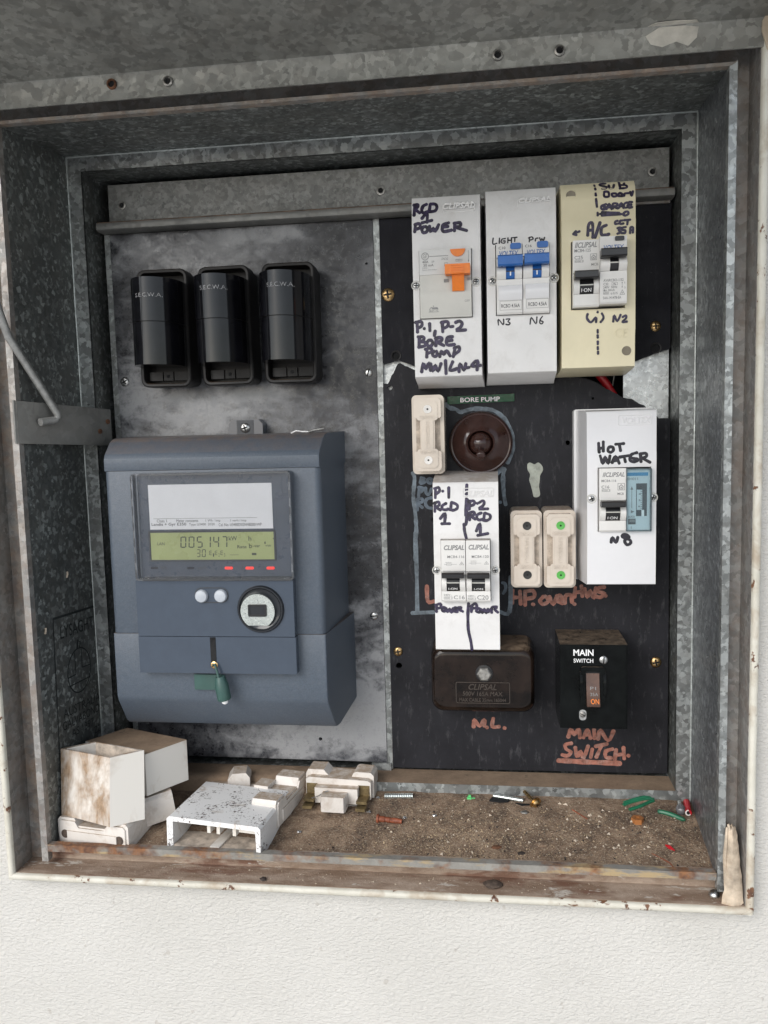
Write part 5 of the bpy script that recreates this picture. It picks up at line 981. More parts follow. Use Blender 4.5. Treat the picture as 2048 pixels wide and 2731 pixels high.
for k, (xa, xb, nm, lab) in enumerate(((HB[0], W_ - .08, '1', 'blue-handled breaker rated C10 under the word LIGHT'), (W_ + .08, HB[2], '2', 'blue-handled breaker rated C16 under the word POW'))):
    b_ = BX['lp_bar' + nm]; s_ = BX['lp_stem' + nm]
    t = toggle_breaker((xa, HB[1], xb, HB[3]), 58, lab, 'circuit_breaker', 'breaker', 'breakers with blue handles', b_, s_, 'blue_plastic', [TX['lp_print'][k], TX['lp_print'][k + 2]], 'print_dark')
    text('lettering', [TX['lp_blue'][k]], -58.02, 'print_blue', t)
    q = BX['lp_btn' + nm]; obj('test_button', prism(nb(), rrect(q[0], q[1], q[2], q[3] + .1, 1.3, 4), -59.2, -57), 'blue_plastic', t, bev=.2)
    q = BX['lp_i' + nm]; obj('toggle_mark', box(nb(), q[0] - .1, q[2] + .1, -60.35, -59.6, q[1], q[3]), 'print_white', t)
    q = BX['lp_win' + 'LR'[k]]; bm = nb(); prism(bm, [(-57.8, q[3] - 10.6), (-58.6, q[3] - 10.4), (-60.6, q[3] - 7), (-60.8, q[3] - 3.4), (-59.6, q[3] - .4), (-57.8, q[3])], q[0] + .4, q[2] - .4, 'x'); wn_ = obj('label_flap', bm, 'bright_white_plastic', t, bev=.3)
    q = BX['lp_tag' + 'LR'[k]]; obj('tag_frame', frame(nb(), q, -58.05, .18, .1), 'print_grey', t)
# cover 3: cream
ac = thing('breaker_enclosure', (76, 0, 37), 'cream breaker cover marked A/C, SUB BOARD and GARAGE', 'breaker cover')
pr_ = [(0, 36.8), (-8, 36.9), (-50, 39.2), (-55, 40.2), (-56, 63.0), (-56.9, 66.5), (-56.9, 141.5), (-56.2, 142.5), (-55.6, 156), (-53.5, 164), (-48, 169.6), (0, 172)]
HA, HR = BX['acl_body'], BX['acr_body']
cover(ac, 'cover', pr_, 76.6, 26.6, 25.4, 56, (HA[0] - .7, HA[1] - 1.0, HR[2] + .3, HR[3] - .3), 'cream_plastic', bev=1.0)
ink('handwriting', INK['ac'], 1.7, yprof(pr_), 'ink_purple', ac); ink('handwriting', INK['ac_big'], 2.3, yprof(pr_), 'ink_purple', ac)
text('moulded_lettering', TX['ac_boss'], yprof(pr_), 'cream_plastic', ac, raise_=.3)
for x, z in ((57.9, 160.5), (96.2, 51.0)):
    yy_ = yprof(pr_)(x, z); bm = lathe(nb(), [(3.3, yy_ - .25), (3.15, yy_ - .3), (2.9, yy_ - .15), (0, yy_ - .12)], x, z, 24); obj('screw_hole', bm, 'hole_shade', ac)
t = toggle_breaker(HA, 64, 'breaker rated C25 with its black handle down, in the cream cover', 'circuit_breaker', 'breaker', None, BX['acl_bar'], BX['acl_stem'], 'black_plastic', TX['acl_print'], 'print_mid', on=TX['acl_on'][0])
def house_icon(t, q, y, mat='print_mid'):
    bm = nb(); w_ = q[2] - q[0]; h_ = q[3] - q[1]; frame(bm, q, y, w_ * .06, .1); f = lambda u, v: (q[0] + w_ * u, q[1] + h_ * v)
    prism(bm, [f(.12, .5), f(.5, .85), f(.88, .5), f(.78, .46), f(.5, .72), f(.22, .46)], y - .1, y); prism(bm, [f(.2, .12), f(.8, .12), f(.8, .5), f(.7, .5), f(.7, .22), f(.3, .22), f(.3, .5), f(.2, .5)], y - .1, y); prism(bm, [f(.42, .3), f(.58, .3), f(.58, .5), f(.42, .5)], y - .1, y)
    obj('house_symbol', bm, mat, t)
house_icon(t, BX['acl_house'], -64.0); obj('printed_marks', frame(nb(), BX['acl_box'], -64, .15, .1), 'print_mid', t)
t = toggle_breaker(HR, 68, 'breaker rated C32 with its black handle up, in the cream cover', 'circuit_breaker', 'breaker', None, BX['acr_bar'], BX['acr_stem'], 'black_plastic', TX['acr_print'], 'print_grey')
text('lettering', TX['acr_blue'], -68.02, 'print_blue', t)
q = BX['acr_btn']; obj('test_button', prism(nb(), rrect(q[0], q[1], q[2], q[3], .8, 3), -69.4, -67), 'black_plastic', t, bev=.2)
def tri(bm, q, y):
    a = (q[0], q[1]); b2 = (q[2], q[1]); c = ((q[0] + q[2]) / 2, q[3]); m_ = Vector(((q[0] + q[2]) / 2, q[1] + (q[3] - q[1]) * .36))
    O = [Vector(p) for p in (a, b2, c)]; I = [p.lerp(m_, .22) for p in O]
    for i in range(3): prism(bm, [tuple(O[i]), tuple(O[(i + 1) % 3]), tuple(I[(i + 1) % 3]), tuple(I[i])], y - .1 - .01 * i, y)
    lathe(bm, [((q[2] - q[0]) * .14, y), ((q[2] - q[0]) * .14, y - .1), ((q[2] - q[0]) * .08, y - .1), ((q[2] - q[0]) * .08, y)], m_.x, m_.y, 14)
bm = nb(); frame(bm, BX['acr_box'], -68, .18, .1); frame(bm, BX['acr_box2'], -68, .15, .1); tri(bm, BX['acr_tri'], -68); box(bm, 91.1, 91.3, -68.1, -68, 93.2, 97); prism(bm, [(90.8, 96.3), (91.2, 97.3), (91.6, 96.3)], -68.1, -68); prism(bm, [(90.8, 93.9), (91.2, 92.9), (91.6, 93.9)], -68.1, -68); obj('printed_marks', bm, 'print_grey', t)
# cover 4: lower pair
pp = thing('breaker_enclosure', (-20, 0, -169), 'white breaker cover marked P.1 and P.2 RCD 1 below the brown switch', 'breaker cover')
pr_ = [(0, -168.0), (-40, -168.6), (-51.2, -168.8), (-52, -168.2), (-53, -128), (-53, -81), (-53, -78.2), (-52.3, -75), (-51.2, -43), (-50, -41), (-40, -38.5), (0, -35)]
HB = (BX['pp_body1'][0], BX['pp_body1'][1], BX['pp_body2'][2], BX['pp_body2'][3])
pr_[4] = (-53, HB[1] - 6); pr_[5] = (-53, HB[3] + 4); pr_[6] = (-52.9, HB[3] + 5)
cover(pp, 'cover', pr_, -19.7, 24.6, 24.3, 53, (HB[0] - .5, HB[1] - .4, HB[2] + .4, HB[3] + .5), 'white_plastic')
ink('handwriting', INK['pp'], 2.25, yprof(pr_), 'ink_purple', pp); ink('handwriting', INK['pp_line'], 2.4, yprof(pr_), 'ink_purple', pp)
boss_label(pp, 'pp_boss', TX['pp_boss'], -51.5, 'white_plastic'); cov_screw(pp, -42.0, -53, -107.1); cov_screw(pp, 1.6, -53, -107.2)
TP = TX['pp_print']
for k, lab in enumerate(('breaker rated C16, left of the pair under the P.1 and P.2 marks', 'breaker rated C20, right of the pair under the P.1 and P.2 marks')):
    s = str(k + 1)
    t = toggle_breaker(BX['pp_body' + s], 60, lab, 'circuit_breaker', 'breaker', None, BX['pp_bar' + s], BX['pp_stem' + s], 'black_plastic', [TP[k], TP[2 + k], TP[4 + k], TP[6 + k], TP[8 + k], TP[10 + k]], 'print_mid', on=TX['pp_on'][k])
    bm = nb(); tri(bm, BX['pp_tri' + s], -60); obj('compliance_mark', bm, 'print_mid', t); obj('printed_frame', frame(nb(), BX['pp_box' + s], -60, .15, .1), 'print_mid', t); bm = nb(); q = BX['pp_dia' + s]; zm = (q[1] + q[3]) / 2; box(bm, q[0], q[2], -60.1, -60, zm - .08, zm + .08); frame(bm, (q[0] + 1.6, zm - .8, q[0] + 5.4, zm + .8), -60.02, .15, .1); obj('printed_marks', bm, 'print_mid', t)
# cover 5: hot water
hw = thing('breaker_enclosure', (92, 0, -119), 'shiny white breaker cover marked HOT WATER with a timer in it', 'breaker cover')
pr_ = [(0, -121.2), (-8, -121), (-54, -118.0), (-55.3, -117.4), (-56, -87), (-56, -29), (-55.9, -22), (-55.2, -20.5), (-54.6, 6.5), (-53, 8.6), (-48, 9.6), (0, 10.6)]
HH = BX['hw_body']; HT = BX['hw_timer']
cover(hw, 'cover', pr_, 93.0, 28.6, 24.3, 56, (HH[0] - .6, HH[1] - .3, HT[2] + .4, HH[3] + .5), 'bright_white_plastic')
bm = nb(); prism(bm, rrect(63.6, -121.6, 121.4, 11.2, 2), -12, 0); obj('base', bm, 'bright_white_plastic', hw, bev=.6)
ink('handwriting', INK['hw'], 2.25, yprof(pr_), 'ink_black', hw)
boss_label(hw, 'hw_boss', TX['hw_boss'], -54.9, 'bright_white_plastic'); cov_screw(hw, 71.9, -56, -54.3); cov_screw(hw, 114.9, -56, -54)
t = toggle_breaker(HH, 60, 'breaker rated C16 with its black handle down, beside the blue timer', 'circuit_breaker', 'breaker', None, BX['hw_bar'], BX['hw_stem'], 'black_plastic', TX['hw_print'], 'print_grey', on=TX['hw_on'][0])
house_icon(t, BX['hw_house'], -60.0, 'print_grey'); obj('printed_marks', frame(nb(), BX['hw_box'], -60, .15, .1), 'print_grey', t)
tm = thing('timer', (104, -30, HT[1]), 'hot water timer under a clear blue cover', 'timer')
x0, z0, x1, z1 = HT
obj('body', box(nb(), x0 + .15, x1 - .6, -57.5, -22, z0 + .6, z1 - .4), 'timer_face', tm, bev=.4)
q = BX['hw_tbar']; obj('colour_band', box(nb(), q[0], q[2] - .6, -57.75, -57.4, q[1], q[3]), 'timer_blue', tm)
text('lettering', TX['timer_print'], -57.6, 'print_grey', tm)
q = BX['hw_twin']; wl = obj('dial_window', box(nb(), q[0], q[2], -57.7, -57.3, q[1], q[3]), 'timer_dark', tm)
bm = nb(); q_ = []
for k in range(9): a = math.radians(-40 + 80 * k / 8); q_.append((-49.5 - 9 * math.cos(a), (q[1] + q[3]) / 2 + 13.0 * math.sin(a) / math.sin(math.radians(40)) * .9))
prism(bm, [(-50, q_[0][1])] + q_ + [(-50, q_[-1][1])], q[0] + .4, q[0] + 4.2, 'x'); dl = obj('dial', bm, 'timer_face', tm, angle=60)
text('lettering', TX['timer_wheel'], -58.6, 'print_dark', dl)
bm = nb()
for k in range(16): zz = q[1] + 1.6 + k * 1.35; box(bm, q[0] + 3.0, q[0] + 4.0, -58.75, -58.0, zz, zz + .25)
obj('dial_ticks', bm, 'print_dark', dl)
q = BX['hw_tarrow']; bm = nb(); cx = (q[0] + q[2]) / 2; box(bm, cx - .18, cx + .18, -57.65, -57.5, q[1], q[3] - 2); prism(bm, [(q[0], q[3] - 2.6), (q[2], q[3] - 2.6), (cx, q[3])], -57.65, -57.5); q = BX['hw_ttri']; prism(bm, [(q[0], q[1]), (q[2], (q[1] + q[3]) / 2), (q[0], q[3])], -57.65, -57.5); obj('printed_marks', bm, 'print_grey', tm)
q = BX['hw_tslot']; obj('slide_switch', box(nb(), q[0], q[2], -57.8, -57.3, q[1], q[3]), 'timer_dark', tm); obj('slide_knob', box(nb(), q[0] + .7, q[2] - .7, -58.6, -57.6, q[1] + 1.6, q[3] - .5), 'print_grey', tm, bev=.2)
q = BX['hw_tpad']; obj('switch_plate', box(nb(), q[0], q[2], -57.9, -57.4, q[1], q[3]), 'timer_face', tm, bev=.1); q = BX['hw_ttab']; obj('lever', box(nb(), q[0], q[2], -58.8, -57.5, q[1], q[3]), 'print_white', tm, bev=.2)
bm = nb(); box(bm, x0 + .1, x1 - .1, -61.6, -61.0, z0 + .1, z1 - .1); w_ = obj('clear_cover', bm, 'clear_blue', tm, bev=.2)
bm = nb(); frame(bm, (x0 + .1, z0 + .1, x1 - .1, z1 - .1), -57.0, .7, 4.0); obj('cover_edge', bm, 'clear_blue', w_)

# ------------------------------------------------------------------ porcelain fuses on the board
def dogbone(x0, x1, z0, z1, hb, bw):
    cx = (x0 + x1) / 2; r = 2.2
    return [(x0 + r, z1), (x1 - r, z1), (x1, z1 - r), (x1, z1 - hb + 1), (x1 - 1, z1 - hb), (cx + bw, z1 - hb), (cx + bw, z0 + hb), (x1 - 1, z0 + hb), (x1, z0 + hb - 1), (x1, z0 + r), (x1 - r, z0), (x0 + r, z0), (x0, z0 + r), (x0, z0 + hb - 1), (x0 + 1, z0 + hb), (cx - bw, z0 + hb), (cx - bw, z1 - hb), (x0 + 1, z1 - hb), (x0, z1 - hb + 1), (x0, z1 - r)]
def porcelain_fuse(x0, x1, z0, z1, yb, label, plug, words, mat='porcelain', top=None, flip=False):
    t = thing('porcelain_fuse', ((x0 + x1) / 2, 0, z0), label, 'fuse', 'cream porcelain fuses on the board')
    bm = nb(); prism(bm, rrect(x0, z0, x1, z1, 3.6), -yb, 0); obj('base', bm, mat, t, bev=1.2, seg=3)
    cx = (x0 + x1) / 2
    for s in (-1, 1):
        bm = nb(); xa = cx + s * 5.6; xb = cx + s * 9.4; box(bm, min(xa, xb), max(xa, xb), -yb - .12, -yb + .3, z0 + 17, z1 - 17); obj('side_slot', bm, 'dusty_inside', t)
    bm = nb(); prism(bm, dogbone(x0 + 2, x1 - 2, z0 + 2.4, z1 - 2.4, 15.5, 5.6), -yb - 6.5, -yb + 1); cr = obj('carrier', bm, mat, t, bev=1.0, seg=3)
    bm = nb(); prism(bm, dogbone(x0 + 4.6, x1 - 4.6, z0 + 5, z1 - 5, 14.5, 4.4), -yb - 7.2, -yb - 6.4); obj('raised_face', bm, mat, cr, bev=.4)
    yl = -yb - 7.2
    for zc, wv in ((z1 - 17.2, words[0]), (z0 + 17.2, words[1])):
        o = obj('moulded_label', frame_round(nb(), (cx - 6, zc - 1.5, cx + 6, zc + 1.5), yl + .3, .45, .7, 1.4), mat, cr)
        text('moulded_lettering', [(wv, (cx - 4.6, zc - .85, cx + 4.6, zc + .85), 0, 1)], yl, mat, cr, raise_=.4)
    bm = nb(); s = 'FEDERAL'
    for k, ch in enumerate(s):
        zc = z1 - 21.5 - k * (z1 - z0 - 43) / 6.0; add_text(bm, ch, (cx - 1.5, zc - 1.3, cx + 1.5, zc + 1.3), yl, 0, 1, .45)
    obj('moulded_lettering', bm, mat, cr)
    for zc in (z1 - 11, z0 + 11):
        bm = lathe(nb(), [(3.3, yl + .1), (3.15, yl - .5), (2.6, yl - .45), (.9, yl - .25), (0, yl - .25)], cx + .3, zc, 20); p_ = obj('plug', bm, plug, t)
        bm = lathe(nb(), [(.75, yl - .4), (0, yl - .42)], cx + .3, zc, 10); obj('plug_hole', bm, 'void_black', p_)
    return t
porcelain_fuse(-60.8, -35.9, -35.6, 25.4, 27, 'cream porcelain fuse with white plugs left of the brown switch', 'plug_white', ('250V', '16A-A1'))
porcelain_fuse(13.8, 37.6, -124.2, -64.6, 33, 'cream porcelain fuse with black plugs, left of the adjoining pair', 'plug_black', ('16A-A1', '250V'))
porcelain_fuse(38.6, 62.7, -124.4, -64.6, 33, 'cream porcelain fuse with green plugs, right of the adjoining pair', 'plug_green', ('250V', '20A-A1'))
# ------------------------------------------------------------------ brown round switch
ts = thing('toggle_switch', (-8.3, 0, -13), 'round dark brown bakelite toggle switch under the green label', 'switch')
cx, cz = -8.3, -13.0
obj('base', lathe(nb(), [(25.2, 0), (25.4, -4), (24.9, -6.2), (24.0, -6.6)], cx, cz, 64), 'brown_bakelite', ts)
obj('dome', lathe(nb(), [(24.6, -6.4), (24.4, -8.4), (23.4, -9.6), (22.4, -9.4), (21.6, -10.2), (18, -13.5), (13.6, -16.4), (11.4, -17.2)], cx, cz, 64), 'brown_bakelite', ts, angle=50)
obj('collar', lathe(nb(), [(11.6, -17.0), (11.4, -18.8), (10.6, -19.4), (9.8, -18.9), (9.3, -16)], cx, cz, 48), 'brown_bakelite', ts)
P = [(0, -24.6)] + [(8.9 * math.sin(math.radians(a)), -15.8 - 8.8 * math.cos(math.radians(a))) for a in range(10, 91, 8)] + [(9.4, -14)]
obj('ball', lathe(nb(), P, cx, cz, 40), 'brown_bakelite', ts, angle=60)
tube(nbm := nb(), [(cx, -18, cz - 2.6), (cx, -23.5, cz - 5.4), (cx + .2, -28, cz - 7.6), (cx + .2, -32, cz - 9.4), (cx + .2, -33, cz - 9.8)], [3.2, 3.0, 3.4, 3.8, 2.8], 18); obj('lever', nbm, 'brown_bakelite', ts, angle=60)
tp = thing('label_tape', (-8, -1, 19), 'green embossed tape reading BORE PUMP', 'label')
bm = nb(); n = 14; A = []; Bv = []
for i in range(n + 1):
    u = i / n; x = -34.4 + 53.1 * u; zt = 24.7 + .6 * u; zb = 18.4 + .9 * u; y = -.9 - .25 * math.sin(u * 9) - .5 * max(0, u - .93) * 14
    A.append(bm.verts.new((x, y, zb))); Bv.append(bm.verts.new((x, y - .12, zt)))
for i in range(n): bm.faces.new((A[i], A[i + 1], Bv[i + 1], Bv[i]))
r = bmesh.ops.solidify(bm, geom=bm.faces[:], thickness=.4); obj('tape', bm, 'green_tape', tp)
text('lettering', TX['tape'], -1.75, 'print_white', tp)

# ------------------------------------------------------------------ neutral link cover
nl = thing('neutral_link', (-9, 0, -235), 'dark brown glossy cover with a hexagon nut below the P.1 cover', 'cover')
bm = nb(); rings = []
for k in range(16):
    if k < 3: ins, y = (0, -.4, 0)[k], (0, -4, -12)[k]
    else: t_ = (k - 3) / 12; ins = 12.0 * (1 - math.sqrt(max(0, 1 - t_ ** 2.6))); y = -12 - 27 * math.sin(t_ * math.pi / 2) ** .9
    rings.append([bm.verts.new((p[0], y, p[1])) for p in rrect(-50 + ins * .75, -231.5 + ins * .8 - y * .22, 31.8 - ins * .75, -170 - ins * .7, 9, 7)])
for a, c in zip(rings, rings[1:]):
    for k in range(len(a)): bm.faces.new((a[k], a[(k + 1) % len(a)], c[(k + 1) % len(a)], c[k]))
bm.faces.new(rings[-1]); cvn = obj('cover', bm, 'brown_cover', nl, angle=60)
x0, z0, x1, z1 = BX['nl_boss']; obj('moulded_label', frame_round(nb(), (x0, z0, x1, z1), -38.4, .5, 1.2, 1.4), 'brown_worn', nl)
text('moulded_lettering', TX['nl'], -38.9, 'brown_worn', nl, raise_=.5)
a, c, b2, d = BX['nl_nut']; cx, cz = (a + b2) / 2, (c + d) / 2
obj('nut', lathe(nb(), [(5.8, -39), (5.6, -43.5), (4.6, -44.2), (0, -44.4)], cx, cz, 6), 'dull_steel', nl, bev=.3, angle=25); obj('washer', lathe(nb(), [(6.8, -39), (6.6, -40.4), (5, -40.6)], cx, cz, 24), 'black_plastic', nl)
obj('notch', box(nb(), -15.5, -2.5, -38.2, -36, -178, -173.5), 'settled_dust', nl, bev=.8)
# ------------------------------------------------------------------ main switch
ms = thing('main_switch', (74, 0, -232), 'black main switch with a rocker and the words MAIN SWITCH', 'switch')
obj('housing', prism(nb(), [(0, -233), (-46.5, -230.4), (-46.5, -165.4), (-30, -164.8), (0, -165.2)], 49.4, 99.2, 'x'), 'glossy_black', ms, bev=1.4, seg=3)
obj('faceplate', box(nb(), 49.4, 97.8, -48.2, -46.6, -229.4, -164.9), 'glossy_black', ms, bev=.35)
text('lettering', TX['ms'], -48.25, 'print_white', ms)
x0, z0, x1, z1 = BX['ms_frame']
bm = frame_round(nb(), (x0, z0 + 1, x1, z1), -48.2, 3.4, 2.2, 2.2); fr = obj('rocker_frame', bm, 'glossy_black', ms, bev=.4)
for s in (-1, 1):
    xa = (x0 + x1) / 2 + s * 8.6; bm = nb(); q = [(-48, z0 + 6)] + [(-49.6 - 2.6 * math.sin(math.pi * k / 8), z0 + 6 + (z1 - z0 - 10) * k / 8) for k in range(9)] + [(-48, z1 - 4)]; prism(bm, q, xa - 1, xa + 1, 'x'); obj('guard', bm, 'glossy_black', fr, bev=.3)
obj('rocker_well', box(nb(), x0 + 3.4, x1 - 3.4, -48.35, -48.1, z0 + 4, z1 - 3.4), 'void_black', ms)
rk = obj('rocker', prism(nb(), [(-47, z1 - 5.5), (-48.6, z1 - 5.2), (-50.2, z1 - 14), (-55.0, z0 + 2.2), (-54.6, z0 + .6), (-47, z0 + .6)], x0 + 4.2, x1 - 4.2, 'x'), 'rocker_brown', ms, bev=.4)
ry = lambda x, z: -50.2 - 4.8 * ((z1 - 14) - z) / ((z1 - 14) - (z0 + 2.2)) - .12
bx_ = TX['ms_on'][0]; text('lettering', [('ON', (bx_[1][0] + .3, bx_[1][1] + .4, bx_[1][2] - .3, bx_[1][3] + .4), 0, 1)], ry, 'orange_plastic', rk)
text('lettering', [(q[0], (q[1][0], q[1][1] + 2.2, q[1][2], q[1][3] + 2.2)) for q in TX['ms_35']], ry, 'print_mid', rk)
a, c, b2, d = BX['ms_scr1']; screw(ms, (a + b2) / 2, -48.2, (c + d) / 2, 3.1, 'steel', False, rot=1.5, h=1.2)
a, c, b2, d = BX['ms_scr2']; obj('screw_plate', prism(nb(), rrect(a + .3, c, b2 - .3, d, 2.4), -48.7, -48), 'steel', ms); screw(ms, (a + b2) / 2, -48.7, (c + d) / 2 + .4, 2.3, 'dull_steel', False, rot=-.5, h=.9)

# ------------------------------------------------------------------ things lying on the floor of the box
def place(t, loc, rz=0.0, rx=0.0, ry_=0.0):
    t.location = Vector(loc) * K; t.rotation_euler = (math.radians(rx), math.radians(ry_), math.radians(rz)); return t
def loose_fuse(label, L=62, W=34, H=23, mat='dirty_porcelain', holes=True):
    # stands on its long edge, front towards -y
    t = thing('loose_porcelain_fuse', (0, 0, 0), label, 'fuse', 'loose porcelain fuses on the box floor'); h = L / 2
    P = [(-h, 0), (h, 0), (h, H - 2.5), (h - 2, H), (15, H), (11, H - 5.6), (-13, H - 5.6), (-16, H), (-h + 2, H), (-h, H - 2.5)]
    obj('base', prism(nb(), P, -W / 2, W / 2), mat, t, bev=1.8, seg=4)
    q = [(x * .93, 1.2 + z * .86) for x, z in P]; bm = nb(); prism(bm, q, -W / 2 - 1.3, -W / 2 + .5); f = obj('front_face', bm, mat, t, bev=.6)
    q2 = [(x * .70, z) for x, z in ((-h, 3.4), (h, 3.4), (h, H - 9.5), (-h, H - 9.5))]; bm = nb(); prism(bm, q2, -W / 2 - 2.2, -W / 2 - 1.2); obj('raised_bar', bm, mat, f, bev=.5)
    if holes:
        for x in (-24, 24): obj('screw_hole', lathe(nb(), [(3.4, -W / 2 - 1.45), (3.0, -W / 2 - 1.5), (2.9, -W / 2 - 1.36), (0, -W / 2 - 1.34)], x, 10.5, 18), 'dirt_brown', t)
    return t
place(loose_fuse('dirty porcelain fuse under the upright open box, its face towards the front'), (-302, -85.5, -313.2), -9)
place(loose_fuse('porcelain fuse half hidden between the white boxes and the speckled cover', 58, 24, 22), (-276, -52, -302.2), -58, 8)
# upright open box
ob = thing('plastic_box', (-301, -94, -292), 'upright open-topped white box streaked with brown dirt', 'box', 'loose white plastic boxes')
bm = nb(); Bt = [(-286, -111.5), (-265, -97), (-313, -79), (-334, -94)]; Tp = [(-287, -103), (-267, -87), (-314.5, -72), (-334.5, -88)]
zb, zt = -290.2, -240
cb_ = Vector((sum(p[0] for p in Bt) / 4, sum(p[1] for p in Bt) / 4)); ct = Vector((sum(p[0] for p in Tp) / 4, sum(p[1] for p in Tp) / 4))
def insl(Q, c, k): return [tuple(Vector(p).lerp(c, k)) for p in Q]
R_ = [[bm.verts.new((p[0], p[1], z)) for p in Q] for Q, z in ((Bt, zb), (Tp, zt), (insl(Tp, ct, .13), zt), (insl(Bt, cb_, .13), zb + 3))]
for a, c in zip(R_, R_[1:]):
    for k in range(4): bm.faces.new((a[k], a[(k + 1) % 4], c[(k + 1) % 4], c[k]))
bm.faces.new(R_[0][::-1]); bm.faces.new(R_[3]); o = obj('shell', bm, 'stained_white', ob, bev=1.3, seg=3)
o.data.materials.append(MATS['lightly_stained_white']); o.data.materials.append(MATS['dusty_inside'])
for p in o.data.polygons:
    c = p.center * 1000 + ORG[ob.name]; q = Vector((c.x, c.y)) - ct
    if p.normal.x > .2 and p.normal.y < 0: p.material_index = 1
    elif q.dot(Vector((p.normal.x, p.normal.y))) < -1: p.material_index = 2
bm = nb(); tube(bm, [(-283, -88, -252), (-283, -89.5, -247), (-284, -90, -244.5)], 1.6, 10); obj('inner_lug', bm, 'lightly_stained_white', ob)
# box behind
b2_ = thing('plastic_box', (-288, -57, -277), 'white box with a brown dusty top lying behind the upright open box', 'box', 'loose white plastic boxes')
bm = nb(); Q = [(-268, -84), (-246.5, -52.5), (-307.5, -28.5), (-329, -60)]
prism(bm, Q, -278, -245, 'z'); obj('shell', bm, 'lightly_stained_white', b2_, bev=2.2, seg=3)
bm = nb(); prism(bm, [(-268.3, -83.2), (-246.8, -51.8), (-307.3, -29.4), (-328, -60)], -245.1, -244.6, 'z'); obj('dust_layer', bm, 'settled_dust', b2_, bev=.2, label='layer of brown dust on the box top')
# speckled cover with the open end to the front
sp = thing('plastic_cover', (0, 0, 0), 'white plastic breaker cover speckled with black dirt, open end to the front', 'cover')
wd2, dp, ht, tk = 37.6, 62, 25.5, 3.6
bm = nb(); U = [(-wd2, 0), (-wd2, ht - 2), (-wd2 + 2, ht), (wd2 - 2, ht), (wd2, ht - 2), (wd2, 0), (wd2 - tk + .6, 0), (wd2 - tk - .4, ht - tk), (-wd2 + tk + 1.4, ht - tk), (-wd2 + tk + 1.4, 0)]
nseg = 1; prism(bm, U, 0, dp); obj('shell', bm, 'speckled_white', sp, bev=.7)
obj('end_wall', box(nb(), -wd2 + 1.5, wd2 - 1.5, dp - 3, dp - .2, .5, ht - 1.5), 'speckled_white', sp)
obj('inside_face', box(nb(), -wd2 + tk + 1, wd2 - tk, .6, dp - 4, .2, 3.4), 'dusty_inside', sp)
for x in (-6, 1.6, 14.5): obj('rib', box(nb(), x, x + 2.6, 3, 20, ht - tk - 7.2, ht - tk + .2), 'lightly_stained_white', sp, bev=.6)
obj('rib', box(nb(), 19, wd2 - tk, 4, 12, ht - tk - 4.2, ht - tk + .2), 'lightly_stained_white', sp, bev=.6)
bm = nb(); prism(bm, [(-3.6, 2), (3.6, 2), (5, 30), (-2, 30)] , 3.0, 5.0, 'z'); obj('tongue', bm, 'lightly_stained_white', sp, bev=.8)
bm = nb()
for k, z in enumerate((4.5, 10.5, 16)):
    add_text(bm, 'EKU'[k], (-wd2 + .8, z, -wd2 + 3.6, z + 3.4), -.02, 0, 1, .35)
obj('moulded_lettering', bm, 'speckled_white', sp)
place(sp, (-208.6, -106.5, -310.8), -6.5, 0, 1.5)
# further porcelain pieces behind the cover
t = loose_fuse('porcelain fuse lying on its side behind the right corner of the speckled cover', 60, 20, 22, holes=False); place(t, (-172, -48, -303.6), 80)
bm = nb(); box(bm, -10, 8, 9.8, 30, 3, 14); box(bm, -2, 12, 9.8, 22, 3, 20); obj('terminal_block', bm, 'dirty_porcelain', t, bev=1.0)
t = thing('loose_porcelain_fuse', (0, 0, 0), 'small porcelain end block showing behind the speckled cover', 'fuse', 'loose porcelain fuses on the box floor')
obj('block', prism(nb(), [(-9, 0), (9, 0), (9, 16), (6, 20), (-5, 20), (-9, 15)], -8, 8), 'dirty_porcelain', t, bev=1.2, seg=3)
obj('foot', box(nb(), -24, 20, -6, 9, 0, 9), 'dirty_porcelain', t, bev=1.0); place(t, (-212, -27, -299.5), 12)
# carrier with brass contacts
t = thing('fuse_carrier', (0, 0, 0), 'porcelain fuse carrier with two brass contact blades lying on the dirt', 'fuse carrier')
P = [(-28, 3), (-28, 21), (-26, 24.5), (-13, 24.5), (-10, 21), (-9, 20), (10, 19.4), (12, 23), (14, 24), (26, 23.6), (28.5, 21), (28.5, 3)]
obj('grip', prism(nb(), P, 0, 16), 'dirty_porcelain', t, bev=2.2, seg=4)
obj('grip_edge', prism(nb(), [(-26.5, 4), (-26.5, 19), (-23, 20.5), (24, 19.5), (27, 18), (27, 4)], -6, .5), 'dirty_porcelain', t, bev=1.4, seg=3)
obj('crosspiece', box(nb(), -17.5, 17.5, -13, -5.5, 2.5, 15), 'dirty_porcelain', t, bev=1.2)
obj('lug', prism(nb(), [(-9.5, -24), (8.5, -24), (9.5, -22), (9.5, -10), (-10.5, -10), (-10.5, -22)], 0.2, 12.5, 'z'), 'dirty_porcelain', t, bev=1.2, seg=3)
for s in (-1, 1):
    x = s * 21.5
    b_ = obj('contact_blade', box(nb(), x - 4.2, x + 4.2, -18, -4, 5.2, 7.4), 'brass', t, bev=.4)
    obj('blade_end', box(nb(), x - 3.8, x + 3.8, -23, -15, 1.6, 3.8), 'brass', b_, bev=.4); obj('clip', box(nb(), x - 4.6, x + 4.6, -6.4, -4.5, 4, 15.5), 'brass', b_, bev=.3)
tube(nbm := nb(), [(-19, -17, 8), (-14, -17, 9.6), (-8, -15.5, 13), (-6, -14, 13)], .45, 6); obj('fuse_wire', nbm, 'steel', t)
tube(nbm := nb(), [(9, -20, 4), (13, -20, 5), (18, -19, 4.6)], .45, 6); obj('fuse_wire', nbm, 'steel', t)
place(t, (-126, -33.5, -299.4), -3)
